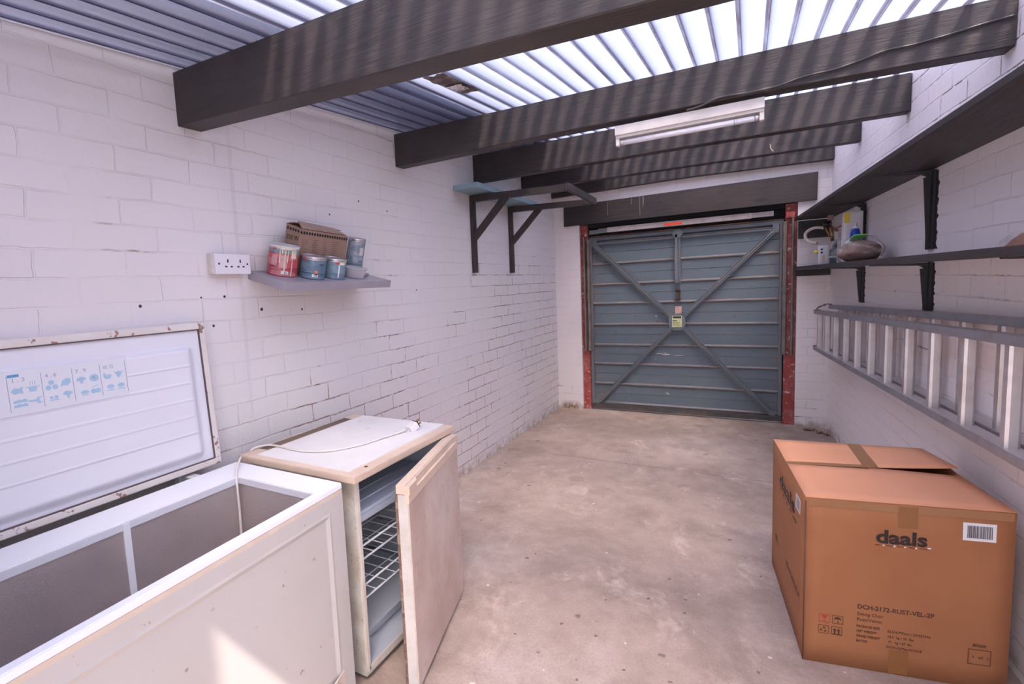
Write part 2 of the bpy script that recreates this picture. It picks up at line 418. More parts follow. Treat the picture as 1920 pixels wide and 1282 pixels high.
# ---------------------------------------------------------------- garage door
def door_paint():
    s = Mat('slate_painted_door'); X = s.xyz()
    c = s.mix(s.ramp(s.noise(3, 4, .6, stretch=(1, 1, 2)), .42, .68), (.105, .138, .165), (.125, .15, .175))
    c = s.mix(s.math('MULTIPLY', s.ramp(s.noise(2.2, 4, .6), .5, .7), .5), c, (.11, .115, .13))
    ridge = s.math('MULTIPLY', s.ramp(X[1], .0035, .008, 1, 0), s.ramp(s.noise(7, 4, .65), .30, .55, .25, 1))
    c = s.mix(s.math('MULTIPLY', ridge, .75), c, (.26, .20, .175))  # ribs paler: top light plus scuffed, rusty edges put into the colour
    edge = s.math('MULTIPLY', s.ramp(s.math('ABSOLUTE', X[0]), .78, .94), s.ramp(s.noise(9, 4, .65), .46, .60))
    c = s.mix(s.math('MULTIPLY', edge, .7), c, (.22, .13, .09))
    c = s.mix(s.ramp(s.noise(26, 3, .6), .68, .72, 0, .6), c, (.05, .045, .05))
    return s.done(c, .45, s.bump(s.noise(14, 4, .6), .12, .003))
steel = door_paint()
steel_f = simple('slate_frame_steel', (.13, .155, .18), .42, (.20, .17, .155), 7, .42, .75, bump=.15, bs=30)
rust = simple('weathered_steel', (.20, .165, .155), .6, (.12, .075, .055), 9, .4, .7, bump=.3, bs=60)
redp = simple('flaking_red_paint', (.30, .045, .04), .55, (.42, .16, .13), 10, .45, .72, speck=.9, ss=26, st=.62, sc=(.62, .50, .45), bump=.3)
galv = simple('galvanised_steel', (.34, .30, .30), .5, (.22, .17, .16), 12, .4, .7, metal=.3)
dark = simple('dark_void_shade', (.012, .011, .012), .8)  # near-black colour standing for the shade in the void over the door
door = empty('door_1', (1.31, 5.95, 0)); door['kind'] = 'structure'
def D_(name, b, m, parent=None): return b.build(name, m, parent or door, M=Matrix.Translation((-1.31, -5.95, 0)))
zs = []                                              # ribbed panel
ribs = [.075, .302, .535, .755, .991, 1.231, 1.451, 1.685, 1.93]
pf = [(0, .02)]
for i, z in enumerate(ribs):
    pf += [(z-.012, 0), (z-.010, .008), (z+.0, .018), (z+.008, .019), (z+.015, .012), (z+.022, .0)]
    if i < len(ribs)-1:
        m_ = (z+ribs[i+1])/2+.008; pf += [(m_-.004, 0), (m_-.001, -.004), (m_+.002, .001), (m_+.006, 0)]
pf = [(0.01, 0)]+pf[1:]+[(2.0, 0)]
b = MB(); Av = []; 
for x in (.375, 2.25): Av.append([b.bm.verts.new((x, 5.965-h, z)) for z, h in pf])
for i in range(len(pf)-1): b.bm.faces.new((Av[0][i], Av[1][i], Av[1][i+1], Av[0][i+1]))
for x in (.375, 2.25): pass
b.box((.375, 5.970, .01), (2.25, 5.978, 2.0))
D_('door_panel', b, steel)
def chan(b, p, q, w_=.045, d=.03):
    """open channel section: web with two lips, seen as two ridges"""
    p, q = Vector(p), Vector(q); t = (q-p).normalized(); n = Vector((0, -1, 0)).cross(t).normalized()
    b.bar(p, q, w_, .004, (0, -1, 0))
    for s_ in (-1, 1): b.bar(p+n*s_*w_*.42-Vector((0, d*.35, 0)), q+n*s_*w_*.42-Vector((0, d*.35, 0)), w_*.16, d*.8, (0, -1, 0))
    b.bar(p-Vector((0, d*.55, 0)), q-Vector((0, d*.55, 0)), w_*.34, d*.3, (0, -1, 0), .002)
CENTRE = Vector((1.303, 5.935, 1.02))
for P_ in ((.42, 5.935, 1.925), (2.19, 5.935, 1.925), (.46, 5.935, .09), (2.17, 5.935, .085)):
    b = MB(); P_ = Vector(P_); t = (P_-CENTRE).normalized(); chan(b, CENTRE+t*.075, P_); D_('diagonal_brace', b, steel_f)
b = MB(); b.box((.385, 5.925, 1.955), (2.24, 5.963, 1.990), None, .004); b.box((.44, 5.935, 1.905), (2.20, 5.96, 1.925), None, .004)
D_('top_channel', b, steel_f)
b = MB(); b.box((.385, 5.90, .018), (2.25, 5.963, .062), None, .004); b.box((.385, 5.912, .062), (2.25, 5.95, .072)); D_('bottom_channel', b, simple('dark_bottom_steel', (.05, .047, .05), .5, (.10, .07, .06), 12))
for x in (.378, 2.215): D_('stile', MB().box((x, 5.92, .02), (x+.03, 5.963, 1.99), None, .004), steel_f)
# corner plates, hub
for (x, z, sx, sz) in ((.41, 1.88, 1, 1), (2.155, 1.88, 1, 1), (.41, .03, 1, 1), (2.14, .03, 1, 1)):
    D_('corner_plate', MB().box((x, 5.918, z), (x+.055, 5.925, z+.085), None, .003), steel_f)
b = MB(); b.prism([(1.303+.088*math.cos(R(22.5+45*i)), 1.02+.098*math.sin(R(22.5+45*i))) for i in range(8)], 5.905, 5.935, 1)
D_('hub_plate', b, steel_f)
b = MB(); b.prism([(1.31+.055*math.cos(R(60*i)), 1.955+.05*math.sin(R(60*i))) for i in range(6)], 5.905, 5.925, 1); D_('guide_bracket', b, steel_f)
b = MB()
b.box((1.278, 5.93, 1.435), (1.338, 5.955, 1.95)); b.box((1.285, 5.905, 1.435), (1.312, 5.93, 1.95), None, .004); b.box((1.325, 5.915, 1.435), (1.338, 5.93, 1.95), None, .003)
D_('lock_channel', b, steel_f)
lk = D_('latch', MB().box((1.295, 5.92, 1.27), (1.330, 5.955, 1.355), None, .004).tube([(1.29, 5.915, 1.36), (1.335, 5.915, 1.36)], .013, 10).box((1.285, 5.93, 1.255), (1.34, 5.95, 1.268)).box((1.288, 5.93, 1.34), (1.337, 5.95, 1.35)), simple('rusty_latch', (.10, .045, .03), .6, (.04, .03, .03), 20))
M_pink = simple('pink_sticker', (.60, .36, .32), .6, (.45, .25, .22), 30)
D_('paper_sticker', MB().box((1.281, 5.9455, 1.095), (1.345, 5.9475, 1.185)), M_pink)
b = D_('warning_sticker', MB().box((1.255, 5.902, .965), (1.352, 5.9045, 1.085)), simple('yellow_sticker', (.60, .62, .30), .5, (.70, .72, .42), 20))
ink = simple('black_ink', (.02, .015, .015), .6)
bb = MB(); bb.box((1.262, 5.9008, 1.060), (1.345, 5.9022, 1.080)); bb.box((1.262, 5.9008, 1.030), (1.305, 5.9022, 1.038)); bb.box((1.262, 5.9008, 1.012), (1.332, 5.9022, 1.015)); bb.box((1.262, 5.9008, .985), (1.335, 5.9022, .988)); bb.box((1.262, 5.9008, .998), (1.320, 5.9022, 1.001))
D_('print', bb, ink, None)
# chips of white paint on the panel
bb = MB(); rnd = random.Random(4); M_chip = simple('white_paint_marks', (.62, .60, .60), .6)
for (x, z, w_, h) in ((1.07, .665, .09, .006), (1.14, .655, .09, .009), (1.24, .650, .13, .004), (1.16, .672, .03, .005), (1.06, .545, .010, .014), (1.385, .548, .014, .010), (1.075, .60, .006, .008), (1.07, 1.085, .03, .006), (1.08, 1.07, .02, .004), (.56, 1.80, .012, .010), (1.175, .225, .035, .008), (1.20, .215, .012, .006)):
    bb.prism([(x, z), (x+w_*.5, z-h*.4), (x+w_, z+h*.1), (x+w_*.8, z+h), (x+w_*.3, z+h*.7)], 5.9632, 5.9648, 1)
D_('paint_mark', bb, M_chip)
D_('paint_run', MB().box((1.83, 5.962, .20), (1.833, 5.9645, .40)), simple('teal_run', (.05, .20, .24), .5))
# red frame, lifting arms, spring rail
fr = empty('trim_1', (.32, 5.93, 0)); fr['kind'] = 'structure'
MB().box((.293, 5.885, 0), (.375, 5.95, 2.135), None, .003).build('frame_post', redp, fr, M=Matrix.Translation((-.32, -5.93, 0)))
MB().box((2.255, 5.885, 0), (2.349, 5.95, 2.135), None, .003).build('frame_post', redp, fr, M=Matrix.Translation((-.32, -5.93, 0)))
MB().box((.293, 5.992, 1.975), (2.349, 6.03, 2.159)).box((.293, 5.990, 0), (.385, 6.03, 1.975)).box((2.240, 5.990, 0), (2.349, 6.03, 1.975)).box((.376, 5.91, 2.098), (2.254, 5.991, 2.159)).box((.293, 5.852, 2.136), (2.349, 5.91, 2.159)).build('frame_head', dark, fr, M=Matrix.Translation((-.32, -5.93, 0)))
for s_, xs in ((-1, (.343, .388)), (1, (2.315, 2.252))):
    b = MB(); x = xs[1]
    b.box((x-.018, 5.845, .70), (x+.018, 5.852, 1.97)); b.box((x-.020, 5.845, .70), (x-.012, 5.880, 1.97), None, .002); b.box((x+.012, 5.845, .70), (x+.020, 5.880, 1.97), None, .002); b.box((x-.022, 5.838, 1.31), (x+.022, 5.846, 1.35))
    D_('lifting_arm', b, rust)
    b = MB(); x = xs[0]
    b.box((x-.010, 5.84, .69), (x+.006, 5.875, 2.0), None, .002); b.box((x+.010, 5.862, .69), (x+.016, 5.882, 2.0), None, .002)
    D_('side_track', b, rust)
    D_('pivot_bracket', MB().box((x-.045*s_-.012, 5.835, 2.0), (x+.012, 5.88, 2.055), None, .003).tube([(x-.02, 5.82, 2.02), (x-.02, 5.86, 2.02)], .012, 8), redp)
hr = D_('spring_rail', MB().box((.60, 5.86, 2.030), (1.98, 5.90, 2.085), None, .004), simple('pale_rail', (.40, .345, .335), .55, (.30, .235, .22), 8, bump=.1))
D_('orange_light_rim', MB().box((.40, 5.925, 1.998), (2.25, 5.93, 2.004)), simple('orange_light_line', (.50, .16, .06), .5, (.18, .06, .04), 6, .45, .55))  # slit of light over the door, painted as an orange strip
D_('rail_end', MB().box((.50, 5.865, 2.030), (.60, 5.895, 2.080)).box((.40, 5.87, 2.025), (.50, 5.89, 2.070)), steel_f)
D_('rail_end', MB().box((1.98, 5.865, 2.035), (2.16, 5.895, 2.082)), galv)
D_('orange_sticker', MB().box((1.188, 5.8575, 2.040), (1.362, 5.8602, 2.068)), simple('orange_red_sticker', (.85, .085, .03), .5))

# ---------------------------------------------------------------- fluorescent light
enam = simple('cream_enamel', (.74, .69, .64), .4, (.66, .60, .55), 6)
fx = tag(empty('fluorescent_light', (1.69, 2.79, 2.29)), 'cream fluorescent batten light with one white tube fixed under a black roof beam', 'light')
b = MB(); b.box((-.324, -.030, -.058), (.324, .030, -.012), None, .003); b.build('housing', enam, fx)
b = MB(); b.box((-.322, -.022, -.072), (.322, .022, -.056), None, .002); b.build('gear_tray', simple('shaded_cream', (.62, .57, .52), .45), fx)
for s_ in (-1, 1): MB().box((s_*.314-.009, -.017, -.108), (s_*.314+.009, .017, -.060), None, .004).build('lamp_holder', enam, fx)
tb = MB().tube([(-.302, 0, -.092), (.302, 0, -.092)], .0135, 20).build('tube', simple('white_glass_tube', (.82, .80, .84), .18), fx)
MB().tube([(.205, 0, -.092), (.209, 0, -.092)], .0139, 20).tube([(.216, 0, -.092), (.218, 0, -.092)], .0139, 20).build('print_band', simple('grey_band', (.45, .42, .45), .4), tb)
for s_ in (-1, 1): MB().tube([(s_*.305, 0, -.092), (s_*.285, 0, -.092)], .0142, 20).build('end_cap', simple('tube_cap', (.6, .57, .56), .3, metal=.6), tb)
cab = [(1.70, 2.277), (1.76, 2.284), (1.84, 2.305), (1.95, 2.300), (2.06, 2.302), (2.15, 2.318), (2.26, 2.322), (2.34, 2.335), (2.42, 2.352), (2.50, 2.352), (2.60, 2.360), (2.70, 2.372), (2.78, 2.378)]
def smooth(pts, n=6):
    P_ = [Vector(p) for p in pts]; out = []
    for i in range(len(P_)-1):
        a, b_, c, d = P_[max(i-1, 0)], P_[i], P_[i+1], P_[min(i+2, len(P_)-1)]
        for k in range(n):
            t = k/n; out.append(.5*((2*b_)+(c-a)*t+(2*a-5*b_+4*c-d)*t*t+(3*b_-a-3*c+d)*t**3))
    return out+[P_[-1]]
tag(MB().tube(smooth([(x, 2.733, z) for x, z in cab]), .0045, 8).build('cable', simple('black_painted_cable', (.05, .042, .043), .35)), 'thin black-painted cable running from the fluorescent light along the roof beam', 'cable')
tag(MB().tube(smooth([(2.095, 4.862, 2.50), (2.098, 4.860, 2.472), (2.108, 4.861, 2.452), (2.118, 4.863, 2.441)]), .0035, 6).build('twig', simple('pale_twig', (.42, .33, .26), .7)), 'small pale curved twig hanging against a black roof beam near the right wall', 'twig')
# crumpled foil patch under the roof sheet
def foil(u, v):
    x = .745+.07*u; y = 2.14+.10*v; r = mnoise(Vector((u*5, v*5, 2))); return Vector((x+.006*r, y, roof_z(x, y)-.010-.010*math.sin(math.pi*u)*math.sin(math.pi*v)+.005*r))
pt = tag(MB().grid(foil, 10, 10, False).build('repair_patch', simple('silver_foil', (.75, .74, .74), .25, metal=.9)), 'small crumpled silver repair patch with dirt stuck under the roof sheets', 'patch')
def dirt(u, v):
    x = .71+.10*u+.02*v; y = 1.99+.34*v; r = mnoise(Vector((u*4, v*6, 7))); return Vector((x+.012*r, y+.02*mnoise(Vector((u*3, v*3, 4))), roof_z(x, y)+.002-.006*math.sin(math.pi*u)*math.sin(math.pi*v)+.003*r))
MB().grid(dirt, 8, 14).build('dirt', simple('roof_dirt', (.10, .08, .08), .9, (.30, .27, .28), 25), pt)

# ---------------------------------------------------------------- left shelf with cans
TILT = R(15)
LS = Matrix.Translation((0, 1.54, 1.625)) @ Matrix.Rotation(TILT, 4, 'Y')     # x out of the wall, y along it, z up from the board
def on_shelf(u, v, wz=0): return LS @ Vector((v, u, wz))
grey = simple('grey_laminate', (.30, .275, .32), .35, (.34, .315, .36), 5)
o = MB().box((.001, 0, -.038), (.259, .745, 0), None, .0015).build('wall_shelf', grey)
o.matrix_world = LS; tag(o, 'small grey floating shelf tilting forward on the left wall, holding paint cans', 'shelf')
def ring_mat(name, c1, c2, dark_, scale=30):
    s = Mat(name); X = s.xyz()
    bands = s.noise(1, 2, .5, stretch=(6, 6, 120))
    blocks = s.noise(1, 1, .5, stretch=(22, 22, 30))
    c = s.mix(s.ramp(blocks, .48, .52, 0, .8), c1, c2)
    c = s.mix(s.math('MULTIPLY', s.ramp(bands, .58, .62), s.ramp(s.noise(18, 2), .45, .5)), c, dark_)
    return s.done(c, .4)
tin = simple('tin', (.55, .52, .54), .3, (.45, .42, .44), 20, metal=.7)
cream_p = simple('cream_paint', (.78, .72, .56), .35)
white_pl = simple('white_paper', (.75, .74, .76), .5)
def can(u, v, r, h, body, label, rot=0, upside=False, drips=False, badge=None, bar=True, topcol=None):
    t = tag(empty('paint_can', on_shelf(u, v)), label, 'can', 'paint cans on the left shelf'); t.rotation_euler = (0, TILT, 0)
    o = MB().lathe([(0, .001), (r*.96, .001), (r, .003), (r, .006), (r*.985, .008), (r*.985, h*.3), (r*.992, h*.305), (r*.985, h*.31), (r*.985, h-.012)], seg=48).build('body', body, t)
    z = h
    MB().lathe([(r*.985, h-.012), (r*1.012, h-.010), (r*1.015, h-.003), (r*.99, h), (r*.93, h), (r*.92, h-.006), (r*.80, h-.007), (r*.78, h-.003), (0, h-.003)], seg=48).build('lid', topcol or tin, t)
    if not upside:
        MB().lathe([(r*.99, h-.016), (r*1.005, h-.014), (r*.99, h-.012)], seg=48).build('rim', tin, t)
    if drips:
        a0 = R(-40)+rot; d = MB()
        def run(a, w_, z0, z1):
            d.lathe([(r*1.006, z0), (r*1.012, z0+.004), (r*1.01, z1), (r*1.018, z1)], seg=6, a0=a-w_/2, a1=a+w_/2)
        for a, w_, z0 in ((-.42, .06, .062), (-.28, .05, .105), (-.08, .09, .012), (.10, .05, .066), (.42, .07, .004)): run(a+rot, w_, z0, h-.002)
        run(.52+rot, .40, h*.62, h-.002); run(-.05+rot, .8, h-.014, h)
        d.build('paint_drips', cream_p, t)
    if bar:
        q = MB(); q.lathe([(r*.996, .012), (r*.996, .026)], seg=8, a0=rot-.25, a1=rot+.22); q.build('barcode', white_pl, t)
        q = MB()
        for i in range(4): q.lathe([(r*1.001, .013), (r*1.001, .024)], seg=2, a0=rot-.10+.07*i, a1=rot-.075+.07*i)
        q.build('barcode_lines', ink, t)
    if badge:
        for a, z0, z1, w_, m_ in badge:
            q = MB(); q.lathe([(r*.998, z0), (r*.998, z1)], seg=8, a0=a-w_/2, a1=a+w_/2); q.build('label_patch', m_, t)
    return t
red_m = ring_mat('red_can_label', (.48, .075, .10), (.56, .20, .21), (.20, .03, .04))
blue_m = ring_mat('blue_can_label', (.10, .16, .22), (.15, .22, .29), (.04, .07, .12))
blue2_m = ring_mat('pale_blue_can_label', (.17, .25, .31), (.13, .20, .26), (.28, .32, .36))
tall_m = ring_mat('tall_can_label', (.20, .25, .31), (.34, .35, .40), (.12, .15, .2))
teal = simple('grey_teal_band', (.22, .28, .30), .4, (.06, .22, .22), 40)
badge_red = simple('red_badge', (.50, .04, .07), .4); badge_or = simple('orange_badge', (.70, .20, .08), .4); badge_blue = simple('navy_patch', (.05, .07, .18), .4)
pinkl = simple('pink_label', (.60, .33, .34), .45, (.50, .22, .24), 60)
C_AZ = -.55
can(.123, .086, .068, .138, red_m, 'largest paint can on the left shelf, red with cream paint dripped down its side', rot=C_AZ, drips=True, topcol=simple('pale_lid', (.62, .60, .60), .5),
    badge=[(C_AZ-.1, .104, .134, 2.4, teal), (C_AZ-.85, .118, .128, .28, badge_red), (C_AZ-.80, .050, .094, .42, pinkl), (C_AZ-.18, .038, .098, .55, pinkl)])
can(.238, .163, .060, .106, blue_m, 'small dark blue paint can with an orange badge beside the red can', rot=C_AZ,
    badge=[(C_AZ-.9, .086, .096, .3, badge_red), (C_AZ+.05, .030, .044, .22, badge_or), (C_AZ+.05, .022, .030, .22, badge_blue)])
can(.382, .166, .056, .100, blue2_m, 'small pale blue-grey paint can at the shelf front beside the clear plastic tub', rot=C_AZ+.7, bar=False,
    badge=[(C_AZ-.1, .076, .086, .3, badge_red), (C_AZ+.45, .074, .088, .6, cream_p), (C_AZ+.15, .010, .072, .12, white_pl)])
can(.655, .055, .048, .195, tall_m, 'taller blue-grey can standing upside down against the wall beside the cardboard box', rot=C_AZ+.4, bar=False,
    badge=[(C_AZ, .006, .018, 2.2, simple('near_black_band', (.03, .03, .05), .4)), (C_AZ+.55, .020, .034, .35, badge_red), (C_AZ+.45, .105, .148, .6, simple('smeared_cream', (.58, .54, .52), .5, (.40, .40, .43), 50))])
# carton 350 W
kraft = simple('brown_card', (.31, .195, .145), .8, (.27, .165, .12), 12, bump=.1)
ct = tag(empty('carton', on_shelf(.198, .003), (0, TILT, 0)), 'small brown carton with a row of black dots and 350 W, behind the paint cans', 'box')
HB = .222; LB = .335; DB = .092; YO = 0
b = MB(); b.hexa([(.0, YO, 0), (DB, YO, 0), (DB, YO+LB, 0), (0, YO+LB, 0), (-.004, YO, HB+.01), (DB, YO, HB-.004), (DB, YO+LB, HB-.018), (0, YO+LB, HB-.004)], .002)
b.build('body', kraft, ct)
b = MB(); b.hull([(DB, YO+.01, HB-.002), (DB, YO+LB-.02, HB-.014), (DB*.45, YO+LB-.06, HB+.010), (DB*.4, YO+.03, HB+.026)], [(0, 1, 2, 3)]); b.hull([(.0, YO, HB+.012), (.0, YO+LB, HB-.002), (DB*.5, YO+LB-.01, HB+.006), (DB*.45, YO+.01, HB+.022)], [(0, 1, 2, 3)])
fl = b.build('flap', simple('brown_card_light', (.36, .24, .19), .8, (.30, .19, .15), 20), ct); sm = fl.modifiers.new('t', 'SOLIDIFY'); sm.thickness = .0025
b = MB()
for i in range(19):
    y = YO+.010+i*.0175; zt = HB-.020-(.014*i/18)
    b.prism([(y+.0068*math.cos(a*math.pi/5), zt+.0078*math.sin(a*math.pi/5)) for a in range(10)], DB-.0005, DB+.0008, 0)
b.build('dot_row', ink, ct)
b = MB()
for i in range(5):
    x = .010+i*.0180; zt = HB-.010-.006*i/4
    b.prism([(x+.0068*math.cos(a*math.pi/5), zt+.0078*math.sin(a*math.pi/5)) for a in range(10)], -.0009, .0006, 1)
b.build('dot_row', ink, ct)
FM = frame((.006, -.0007, HB-.062), (1, 0, 0), (0, 0, 1))
text('350 W', .032, FM, ink, ct, width=.080)
b = MB(); rn = random.Random(2)
for (y0, n, w_) in ((YO+.016, 10, .040), (YO+.092, 11, .040), (YO+.162, 12, .030), (YO+.222, 11, .050)):
    b = MB()
    for i in range(n):
        z = HB-.055-i*.011
        b.box((DB-.0005, y0, z), (DB+.0006, y0+w_*rn.uniform(.5, 1), z+.0022))
    b.build('small_print', simple('brown_print', (.13, .08, .065), .7), ct)
# plastic tub
clear = Mat('cloudy_plastic'); clear.b.inputs['Transmission Weight'].default_value = .55; clear.b.inputs['IOR'].default_value = 1.3; M_TUB = clear.done((.82, .80, .84), .22)
tb_ = tag(empty('plastic_tub', on_shelf(.535, .168), (0, TILT, 0)), 'shallow cloudy plastic tub with a rim at the far end of the left shelf', 'tub')
MB().lathe([(0, .0015), (.047, .0015), (.050, .004), (.060, .048), (.062, .052), (.067, .052), (.067, .050), (.062, .049), (.058, .044), (.049, .005), (0, .004)], seg=40).build('bowl', M_TUB, tb_)
MB().lathe([(0, .053), (.066, .053), (.067, .055), (.064, .056), (0, .0545)], seg=40).build('lid', M_TUB, tb_)
hk = tag(MB().tube(smooth([on_shelf(.625, .165, .008), on_shelf(.64, .16, .010), on_shelf(.655, .155, .010)]), .005, 8).build('plastic_plug', simple('mauve_plastic', (.30, .26, .32), .4)), 'tiny mauve plastic plug lying at the far end of the grey shelf', 'plug')
b = MB(); b.lathe([(0, -.010), (.009, -.006), (.011, 0), (.009, .006), (0, .010)], c=on_shelf(.662, .153, .012), seg=16); b.build('plug_head', simple('mauve_plastic', (.3, .26, .32), .4), hk)

# ---------------------------------------------------------------- socket
wp = simple('white_plastic', (.74, .70, .74), .3); cream = simple('aged_cream_plastic', (.68, .60, .56), .5, (.55, .47, .42), 25)
so = tag(empty('wall_socket', (0, 1.43, 1.65)), 'white double wall socket on the left wall beside the grey shelf', 'socket')
bk = MB().box((.001, -.088, -.042), (.032, .078, .046), None, .004).build('back_box', cream, so)
MB().box((.031, -.082, -.044), (.048, .092, .043), None, .007).build('face_plate', wp, so)
hole = simple('black_hole', (.01, .008, .01), .8)
for y, z, w_, h in ((-.026, .012, .006, .014), (.036, .012, .006, .014)) + tuple((y, -.012, .011, .006) for y in (-.038, -.012, .022, .048)):
    MB().box((.0475, y, z-h/2), (.0486, y+w_, z+h/2)).build('pin_hole', hole, so)
for y in (-.066, .074): MB().lathe([(0, 0), (.0042, 0), (.0042, .0012), (0, .0012)], seg=12, M=Matrix.Translation((.0477, y, 0)) @ Matrix.Rotation(R(90), 4, 'Y')).build('screw', hole, so)

# ---------------------------------------------------------------- left timber bracket frame + blue board
bf = tag(empty('shelf_bracket_frame', (0, 4.1, 1.6)), 'black timber bracket frame on the left wall, two braced arms joined by a front bar', 'bracket')
OB = Matrix.Translation((0, -4.1, -1.6))
def BF(name, b): return b.build(name, M_TIMBER_Z, bf, M=OB)
for y0, zt, x1, z1 in ((3.735, 2.240, .80, 2.206), (4.505, 2.234, .775, 2.196)):
    BF('leg', MB().box((.001, y0, 1.615), (.032, y0+.055, zt-.002), None, .003))
    BF('arm', MB().hexa([(.033, y0, zt-.052), (x1, y0, z1-.034), (x1, y0+.055, z1-.034), (.033, y0+.055, zt-.052), (.033, y0, zt), (x1, y0, z1+.012), (x1, y0+.055, z1+.012), (.033, y0+.055, zt)], .003))
    BF('brace', MB().bar((.018, y0+.0275, 1.895), (.325, y0+.0275, 2.205), .048, .042, (0, 1, 0), .002))
BF('front_bar', MB().bar((.815, 3.72, 2.195), (.80, 4.575, 2.190), .028, .052, (0, 0, 1), .003))
blue = simple('pale_blue_laminate', (.24, .36, .42), .35, (.27, .39, .45), 5)
o = MB().hexa([(.003, 3.47, 2.2425), (.215, 3.47, 2.2415), (.215, 4.74, 2.2375), (.003, 4.74, 2.2385), (.003, 3.47, 2.280), (.215, 3.47, 2.279), (.215, 4.74, 2.274), (.003, 4.74, 2.275)], .0015).build('loose_shelf_board', blue)
tag(o, 'pale blue shelf board resting on the black bracket frame up the left wall', 'board')

# ---------------------------------------------------------------- right wall shelves
def wr(y, off, z): return Vector((rx(y)-off, y, z))
black_m = simple('black_bracket_steel', (.012, .009, .011), .45, (.022, .014, .016), 20)
def shelf_R(name, label, zf, th, dep, y0, y1, brs, drop, lastdrop, batten):
    s = tag(empty(name, wr(3, 0, zf(3))), label, 'shelf'); OM = Matrix.Translation(-wr(3, 0, zf(3)))
    P_ = []
    for z_ in (0, th):
        P_ += [wr(y0, dep(y0), zf(y0)+z_), wr(y0, .002, zf(y0)+z_), wr(y1, .002, zf(y1)+z_), wr(y1, dep(y1), zf(y1)+z_)]
    MB().hexa(P_, .002).build('board', M_TIMBER_Y, s, M=OM)
    for i, yb in enumerate(brs):
        b = MB(); z = zf(yb)-.002; dz = drop
        # wall leg, rounded elbow, arm tapering to the front
        b.hexa([wr(yb-.035, .014, z-dz), wr(yb-.035, .0025, z-dz), wr(yb+.042, .0025, z-dz), wr(yb+.042, .014, z-dz), wr(yb-.035, .014, z), wr(yb-.035, .0025, z), wr(yb+.042, .0025, z), wr(yb+.042, .014, z)])
        n = 8
        for k in range(n):
            t0, t1 = k/n, (k+1)/n
            def at(t):
                a = t*math.pi/2; r_ = .045
                return (.014+r_*(1-math.cos(a)), -.012-r_*(1-math.sin(a)))
            (a0, c0), (a1, c1) = at(t0), at(t1)
            if k == 0: pass
            b.hexa([wr(yb-.018, a0, z+c0), wr(yb+.018, a0, z+c0), wr(yb+.018, a1, z+c1), wr(yb-.018, a1, z+c1), wr(yb-.018, a0, z), wr(yb+.018, a0, z), wr(yb+.018, a1, z), wr(yb-.018, a1, z)])
        e = dep(yb)-.045
        b.hexa([wr(yb-.018, .05, z-.014), wr(yb+.018, .05, z-.014), wr(yb+.010, e, z-.005), wr(yb-.010, e, z-.005), wr(yb-.018, .05, z), wr(yb+.018, .05, z), wr(yb+.010, e, z), wr(yb-.010, e, z)])
        # strengthening rib down the leg
        b.hexa([wr(yb-.008, .020, z-dz*.98), wr(yb+.008, .020, z-dz*.98), wr(yb+.008, .012, z-dz*.98), wr(yb-.008, .012, z-dz*.98), wr(yb-.008, .040, z-.03), wr(yb+.008, .040, z-.03), wr(yb+.008, .012, z-.03), wr(yb-.008, .012, z-.03)])
        br = b.build('bracket', black_m, s, M=OM)
        # ragged black paint around the bracket on the wall
        rn = random.Random(int(yb*100)+len(name)); b = MB(); L = []; Rr = []
        for k in range(25):
            z2 = z-dz+(dz-.005)*k/24
            L.append((yb-.050-rn.uniform(0, .012)-(.018 if k % 5 == 0 else 0), z2)); Rr.append((yb+.046+rn.uniform(0, .003), z2))
        for k in range(24):
            q = [wr(L[k][0], .0005, L[k][1]), wr(Rr[k][0], .0005, Rr[k][1]), wr(Rr[k+1][0], .0005, Rr[k+1][1]), wr(L[k+1][0], .0005, L[k+1][1])]
            b.hexa(q+[p+Vector((-.0015, 0, 0)) for p in q])
        b.build('paint_patch', M_TIMBER_Z, s, M=OM)
    (bx0, bx1, bz0, bz1) = batten
    MB().box((bx0, 5.812, bz0), (bx1, 5.848, bz1), None, .003).build('end_batten', M_TIMBER, s, M=OM)
    return s
shelf_R('upper_wall_shelf', 'long black upper shelf on the right wall, empty, running to the garage door', lambda y: 1.962+(.012 if y < 2.4 else 0), .024, lambda y: .285 if y > 3 else .285, .0, 5.80, (3.46, 4.74, 2.02, .7), .385, .3, (2.352, 2.598, 1.796, 1.960))
shelf_R('lower_wall_shelf', 'long black lower shelf on the right wall holding a hose, bottle and plastic bag', lambda y: 1.512, .026, lambda y: .285, .0, 5.80, (3.46, 4.72, 2.10, .8), .262, .3, (2.338, 2.600, 1.448, 1.510))

# ---------------------------------------------------------------- things on the lower right shelf
ZL = 1.5385
# braided hose with valve
hose = tag(empty('gas_hose', wr(5.45, .25, ZL)), 'cream flexible hose curling from a brass valve, far end of lower right shelf', 'hose')
OH = Matrix.Translation(-wr(5.45, .25, ZL))
cream_h = simple('cream_hose', (.55, .47, .42), .5, (.42, .35, .31), 80, bump=.3, bs=120)
hp = [Vector((2.4867, 5.3000, 1.8452)), Vector((2.4343, 5.3200, 1.8520)), Vector((2.3887, 5.3400, 1.8314)), Vector((2.3707, 5.3400, 1.7974)), Vector((2.3809, 5.3200, 1.7550)), Vector((2.4146, 5.2800, 1.7276)), Vector((2.4437, 5.2400, 1.7187))]
MB().tube(smooth(hp, 6), .0125, 12).build('hose_tube', cream_h, hose, M=OH)
brass = simple('brass', (.42, .26, .12), .35, (.25, .15, .09), 30, metal=.7)
b = MB(); b.tube([Vector((2.4947, 5.2800, 1.8820)), Vector((2.5152, 5.2600, 1.8090)), Vector((2.5270, 5.2000, 1.7694))], .012, 10); b.tube([Vector((2.5291, 5.2000, 1.8418)), Vector((2.5417, 5.2000, 1.7253))], .013, 10); b.tube([Vector((2.5594, 5.1000, 1.8019)), Vector((2.5364, 5.2000, 1.8198))], .009, 8)
